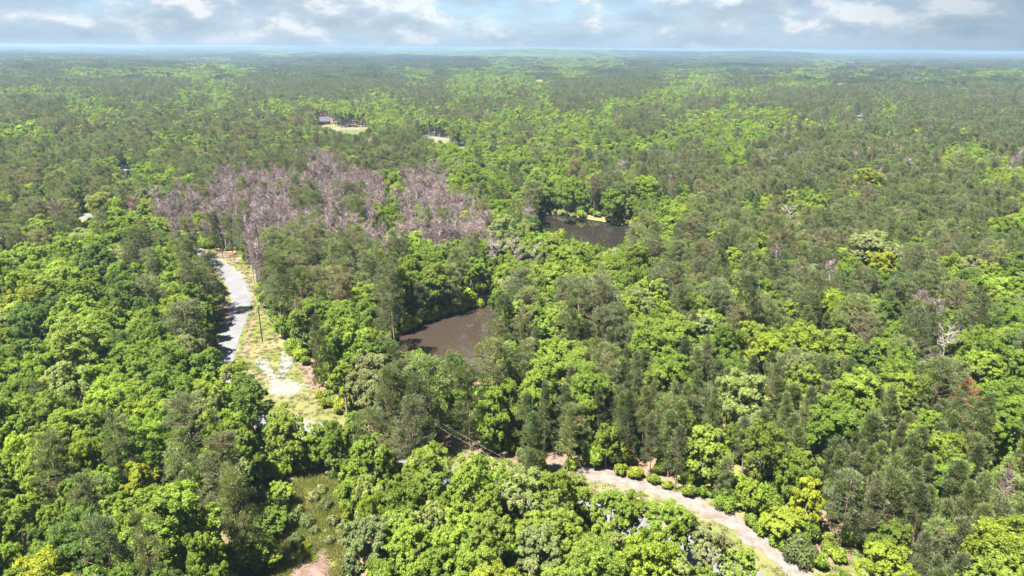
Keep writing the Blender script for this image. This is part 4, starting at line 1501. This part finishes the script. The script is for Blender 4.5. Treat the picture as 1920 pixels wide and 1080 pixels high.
# blocks of canopy further out, then the far country
for d0, d1, sp, suffix, a, b in ((1490, 4600, 24.0, "", 'broad_block', 'pine_block'), (4500, 14500, 80.0, "_far", 'broad_far', 'pine_far')):
    X, Y, Z, pn, cls = far_belt(d0, d1, sp, 43, 14)
    m = len(X)
    HT = np.clip(rng.normal(1, 0.12, m), 0.75, 1.3) * np.where(pn, 1.03, 0.95)
    ok = clear_ok(X, Y, Z, 20 * HT, np.full(m, 14.0 if sp < 50 else 40.0))
    for sel, kn, nm, wts in ((ok & ~pn, a, "horizon_broadleaf_woods" + suffix, W_D), (ok & pn, b, "horizon_pine_woods" + suffix, W_P)):
        q = np.nonzero(sel)[0]
        ks = KINDS[kn]
        ki = rng.integers(0, len(ks), len(q))
        S = np.stack([np.full(len(q), 1.0), np.full(len(q), 1.0), HT[q]], 1)
        tn = tonecols(pick_at(wts, X[q] / 12, Y[q] / 12), 0.12)
        tn = tn * (0.68 if kn.startswith('pine') else 1.0)
        qx, qy, _ = project(np.stack([X[q], Y[q], Z[q] + 14], 1))
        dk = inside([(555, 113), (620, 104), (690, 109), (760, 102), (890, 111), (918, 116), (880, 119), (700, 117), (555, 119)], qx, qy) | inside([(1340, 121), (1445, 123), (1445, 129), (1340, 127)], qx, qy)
        tn[dk] = np.array(TONES['cloud-shadow green']) * (1 + 0.1 * rng.normal(size=(int(dk.sum()), 1)))  # cloud shadow painted into the canopy colour inside both outlines
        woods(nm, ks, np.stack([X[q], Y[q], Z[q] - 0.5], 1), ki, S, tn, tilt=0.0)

# ------------------------------------------------------------------ shrubs, undergrowth, grass
def shrub(px, py, r, tone, label, group):
    ks = KINDS['shrub']
    s = random.choice(ks)
    p = G(px, py)
    root = bpy.data.objects.new("shrub", None)
    COL.objects.link(root)
    root.location = (p[0], p[1], float(dig(np.array([p[0]]), np.array([p[1]]))[0]))
    root.rotation_euler = (0, 0, random.uniform(0, 6.28))
    k_ = r / 1.6
    root.scale = (k_, k_, k_ * random.uniform(0.8, 1.2))
    root['label'], root['category'], root['group'] = label, 'shrub', group
    st = bpy.data.objects.new("stem", s['trunk'])
    fo = bpy.data.objects.new("foliage", s['crown'])
    for o in (st, fo):
        COL.objects.link(o)
        o.parent = root
    fo.color = (*np.clip(jitter_col(tone), 0.005, 0.6), 1)


SH = []
for i, (px_, py_) in enumerate([(803, 597), (812, 593), (822, 591), (831, 589), (841, 586), (850, 584), (859, 581), (868, 580), (876, 577), (884, 574), (893, 571), (783, 606), (770, 613), (760, 620)]):
    SH.append((px_, py_, random.uniform(1.7, 2.6), random.choice(['lime green', 'yellow-green', 'creamy pale green']), "on the brown pond's far shore", "shrubs along the brown pond's shore", "the open water's mouth"))
for i, (px_, py_) in enumerate([(1040, 399), (1052, 401), (1064, 403), (1076, 405), (1090, 407), (1142, 414), (1152, 416), (1163, 418), (1174, 421), (1184, 423)]):
    SH.append((px_, py_, random.uniform(1.3, 2.2), random.choice(['lime green', 'creamy pale green']), "on the dark pond's far bank", "shrubs along the dark pond's bank", ""))
for (px_, py_, r_) in [(512, 600, 2.2), (519, 612, 2.6), (530, 622, 2.4), (541, 633, 2.6), (546, 652, 2.0), (556, 662, 2.4), (566, 672, 2.2), (574, 684, 2.0), (600, 702, 1.8), (610, 722, 2.2)]:
    SH.append((px_, py_, r_, random.choice(['mid green', 'fresh green', 'yellow-green', 'olive']), "on the clearing's wooded edge", "shrubs along the clearing", ""))
for (px_, py_, r_) in [(600, 752, 1.6), (615, 748, 1.8), (628, 756, 1.7), (640, 762, 2.0), (652, 758, 1.6), (662, 770, 1.8), (676, 768, 1.9), (690, 778, 1.6), (612, 764, 1.5), (634, 776, 1.6), (655, 784, 1.8), (704, 788, 1.7), (720, 796, 1.9), (745, 800, 1.8), (765, 808, 2.0)]:
    SH.append((px_, py_, r_, random.choice(['yellow-green', 'lime green', 'golden yellow', 'pale greyish green']), "below the scraped patch", "scrub below the scraped patch", ""))
for (px_, py_, r_) in [(1500, 1050, 2.4), (1535, 1066, 1.8), (1572, 1050, 1.7), (1582, 1022, 1.4), (1462, 1022, 1.6), (1365, 955, 1.3), (1290, 930, 1.5), (1225, 905, 1.5), (1190, 895, 1.8), (1165, 890, 1.5), (1250, 915, 1.2),
                       (920, 846, 1.8), (985, 872, 2.0), (1010, 880, 1.6), (1070, 880, 1.5), (1405, 985, 1.6), (1430, 1000, 1.4), (1552, 1034, 1.3)]:
    SH.append((px_, py_, r_, random.choice(['yellow-green', 'lime green', 'olive', 'fresh green']), "on the sandy bank", "shrubs on the sandy bank", ""))
for (px_, py_, r_) in [(560, 965, 1.4), (575, 985, 1.2), (545, 985, 1.5), (555, 1020, 1.2), (610, 955, 1.3), (588, 940, 1.2), (625, 985, 1.3), (618, 1020, 1.0), (572, 1030, 1.0), (590, 1000, 1.1), (548, 1050, 1.0), (602, 925, 1.4)]:
    SH.append((px_, py_, r_, random.choice(['light olive', 'yellow-green', 'pale greyish green']), "in the marshy hollow", "shrubs in the marshy hollow", ""))
bk = {}
for q in SH:
    bk.setdefault((q[3], q[4]), []).append(q)
for (tone, where), L in bk.items():
    L.sort(key=lambda q: q[1])
    for k_, q in enumerate(L):
        lab = f"{tone} shrub {where}" if len(L) == 1 else f"{tone} shrub {where}, {ORD[k_]} such from far end"
        shrub(q[0], q[1], q[2], tone, lab, q[5])

# undergrowth below and between the trees
n = 15000
a = rng.uniform(-R(46), R(46), n)
d = np.sqrt(rng.uniform(40 ** 2, 460 ** 2, n))
X, Y = d * np.sin(a), d * np.cos(a)
ok = (segdist(ROADS, X, Y, False) > 4.5) & ~inside(pond1, X, Y) & ~inside(pond2, X, Y) & ~inside(verge, X, Y) & ~inside(marsh, X, Y)
X, Y = X[ok], Y[ok]
ok = clear_ok(X, Y, np.zeros(len(X)), np.full(len(X), 2.5), np.full(len(X), 1.5))
X, Y = X[ok], Y[ok]
ks = KINDS['shrub']
ki = rng.integers(0, len(ks), len(X))
s = rng.uniform(0.6, 1.9, len(X))
woods("undergrowth", ks, np.stack([X, Y, np.zeros(len(X))], 1), ki, np.stack([s, s, s * rng.uniform(0.8, 1.5, len(X))], 1), tonecols(pick(W_D, len(X)), 0.15))

# grass tufts on the open ground
TK = []
for s in range(4):
    V, F, T = tuft(700 + s, 46, 0.5, 0.8, 0.035)
    TK.append(dict(inst=bpy.data.objects.new(f"tuft_shape_{s:02d}", mesh_from("tuft", V, F, [M['leaf_i']], tint=T)), H=1, Rc=1))


def scatter_in(P, n):
    lo, hi = P.min(0), P.max(0)
    X = rng.uniform(lo[0], hi[0], n)
    Y = rng.uniform(lo[1], hi[1], n)
    k_ = inside(P, X, Y)
    return X[k_], Y[k_]


X, Y = scatter_in(verge, 30000)
k_ = (segdist(ROADS, X, Y, False) > ROADW + 0.3)
ex, ey, _ = project(np.stack([X, Y, 0 * X], 1))
k_ &= ~inside(BANK, ex, ey) & ~((np.hypot(ex - 536, (ey - 728) * 2) < 34))
X, Y = X[k_], Y[k_]
gcol = np.array([(0.085, 0.105, 0.022), (0.135, 0.122, 0.055), (0.07, 0.095, 0.02), (0.15, 0.13, 0.065)])[rng.choice(4, len(X), p=[0.4, 0.25, 0.2, 0.15])]
woods("verge_grass", TK, np.stack([X, Y, np.full(len(X), 0.02)], 1), rng.integers(0, 4, len(X)), np.repeat(rng.uniform(0.4, 1.0, (len(X), 1)), 3, 1), gcol)
X, Y = scatter_in(marsh, 3400)
ex, ey, _ = project(np.stack([X, Y, 0 * X], 1))
k_ = ~inside(MUD, ex, ey)
X, Y = X[k_], Y[k_]
gcol = np.array([(0.15, 0.175, 0.040), (0.20, 0.18, 0.075), (0.125, 0.155, 0.035)])[rng.choice(3, len(X))]
woods("marsh_grass", TK, np.stack([X, Y, np.full(len(X), 0.02)], 1), rng.integers(0, 4, len(X)), np.repeat(rng.uniform(0.8, 2.2, (len(X), 1)), 3, 1), gcol)

# ------------------------------------------------------------------ poles, wires, houses
def thing(name, label, cat, loc, rz=0.0, group=None):
    o = bpy.data.objects.new(name, None)
    COL.objects.link(o)
    o.location = loc
    o.rotation_euler = (0, 0, rz)
    o['label'], o['category'] = label, cat
    if group:
        o['group'] = group
    return o


def pole(px_, py_, H, label, mat, arm=True, rad=0.17):
    p = G(px_, py_)
    r = thing("utility_pole", label, "utility pole", (p[0], p[1], 0), R(35), "utility poles of the valley")
    m = MB()
    m.tube([(0, 0, -0.5), (0, 0, H * 0.5), (0, 0, H)], [rad, rad * 0.88, rad * 0.72], 8)
    m.build("post", mat, r)
    if arm:
        m = MB()
        m.box((0, 0.17, H - 0.5), (1.6, 0.10, 0.12))
        m.build("crossarm", mat, r)
        for s in (-0.7, 0.7):
            m = MB()
            m.tube([(s, 0.17, H - 0.44), (s, 0.17, H - 0.34), (s, 0.17, H - 0.22)], [0.05, 0.07, 0.03], 6)
            m.build("insulator", M['steel'], r)
    return np.array([p[0], p[1], H - 0.25])


top1 = pole(492, 640, 10.6, "dark wooden utility pole standing alone on the grass clearing", M['polewood'], True, 0.20)
top0 = pole(418, 484, 10.6, "thin wooden utility pole at the head of the road by the pines", M['polewood'], True, 0.18)
top2 = pole(986, 975, 10.0, "wooden utility pole hidden among the leafy trees by the hidden road", M['polewood'], True)
pole(561, 640, 13.0, "bare grey broken trunk-like pole at the clearing's edge", M['dbark'], False, 0.2)
pole(815, 257, 10.0, "far white pole beside the distant lane under dark trees", M['bluewrap'], False, 0.22)
for i, (a, b, lab) in enumerate(((top1, top2, "from the lone pole towards the pine clump"), (top0, top1, "between the two poles of the clearing"))):
    for k_, off in enumerate((-0.7, 0.7)):
        t = np.linspace(0, 1, 24)[:, None]
        L = a + (b - a) * t
        L[:, 2] -= (4 * t * (1 - t))[:, 0] * 1.6
        L[:, 0] += off * 0.82
        L[:, 1] += off * 0.57
        m = MB()
        m.tube(L, np.full(24, 0.0045), 4)
        o = m.build("power_line", M['wire'])
        o['label'] = f"thin {'upper' if k_ else 'lower'} power wire {lab}"
        o['category'] = "power line"
        o['group'] = "overhead power wires"


def house(px_, py_, rz, L, W, wh, rh, label, wallm, roofm, hip=0.0, z=0.0):
    p = G(px_, py_)
    h = thing("house", label, "house", (p[0], p[1], z), rz, "houses among the woods")
    m = MB()
    m.box((0, 0, wh / 2), (L, W, wh))
    if hip == 0:
        for s in (-1, 1):
            x = s * L / 2
            m.add([(x, -W / 2, wh), (x, W / 2, wh), (x, 0, wh + rh)], [(0, 1, 2)])
    m.build("wall", wallm, h)
    m = MB()
    e = 0.5
    hx = L / 2 + e
    hr = hx - hip
    V = [(-hx, -W / 2 - e, wh - 0.1), (hx, -W / 2 - e, wh - 0.1), (hx, W / 2 + e, wh - 0.1), (-hx, W / 2 + e, wh - 0.1), (-hr, 0, wh + rh + 0.1), (hr, 0, wh + rh + 0.1)]
    V += [(x, y, zz + 0.22) for x, y, zz in V]
    m.add(V, [(6, 7, 11, 10), (8, 9, 10, 11), (0, 4, 5, 1), (2, 5, 4, 3), (0, 1, 7, 6), (2, 3, 9, 8)] + ([(7, 8, 11), (9, 6, 10), (1, 5, 2), (3, 4, 0)] if hip else [(1, 5, 11, 7), (5, 2, 8, 11), (3, 4, 10, 9), (4, 0, 6, 10)]))
    roof = m.build("roof", roofm, h)
    m = MB()
    m.box((L * 0.2, W * 0.12, wh + rh * 0.9), (0.9, 0.9, 1.6))
    m.build("chimney", M['brickwall'], roof)
    for x in (-L * 0.3, 0.0, L * 0.3):
        if x == 0.0:
            m = MB()
            m.box((x, -W / 2 - 0.03, 1.05), (1.1, 0.08, 2.1))
            m.build("door", M['trim'], h)
            continue
        m = MB()
        m.box((x, -W / 2 - 0.02, 1.6), (1.6, 0.08, 1.4))
        w = m.build("window", M['trim'], h)
        m = MB()
        m.box((x, -W / 2 - 0.07, 1.6), (1.35, 0.04, 1.15))
        m.build("pane", M['glass'], w)
    m = MB()
    m.box((-L / 2 - 0.02, 0, 1.7), (0.08, 1.6, 1.4))
    w = m.build("window", M['trim'], h)
    m = MB()
    m.box((-L / 2 - 0.07, 0, 1.7), (0.04, 1.35, 1.15))
    m.build("pane", M['glass'], w)
    return h


house(606, 233, R(30), 14, 9, 3.2, 4.6, "brick house with steep grey gable roof beyond the pines by a pale drive", M['brickwall'], M['shingle'])
house(236, 318, R(62), 17, 11, 3.0, 3.0, "low house with hipped light grey roof between round green trees", M['whitewall'], M['shingle2'], 4.0)
house(241, 326, R(62), 8, 7, 2.8, 2.0, "white-roofed annex in front of the hipped grey house", M['whitewall'], M['bluewrap'])
house(176, 323, R(10), 9, 6, 2.8, 1.8, "small pale outbuilding roof peeping out of the trees near the grey-roofed house", M['whitewall'], M['shingle2'])
house(1013, 149, R(-20), 16, 10, 6.0, 4.0, "tiny white house lost in the far woods", M['whitewall'], M['shingle'])
house(1610, 222, R(15), 8, 6, 2.6, 1.8, "tiny pale roof in a dark gap of the far pines", M['whitewall'], M['bluewrap'])

p = G(779, 102)
h = thing("radio_mast", "slim far radio mast standing on the horizon woods", "mast", (p[0], p[1], float(height(np.array([p[0]]), np.array([p[1]]))[0])))
m = MB()
for s in range(3):
    a = s * 2.094
    m.tube([(2.2 * math.cos(a), 2.2 * math.sin(a), -1), (0.9 * math.cos(a), 0.9 * math.sin(a), 60)], [0.35, 0.25], 5)
m.build("lattice_leg", M['bluewrap'], h)
m = MB()
m.box((0, 0, 60.4), (3.2, 3.2, 1.0))
m.build("platform", M['steel'], h)
print("TREES", len(TREES), "single", int(single.sum()), {k_: sum(1 for t, s in zip(TREES, single) if s and t['kind'] == k_) for k_ in LIMIT}, {k_: sum(1 for t in TREES if t['kind'] == k_) for k_ in LIMIT})
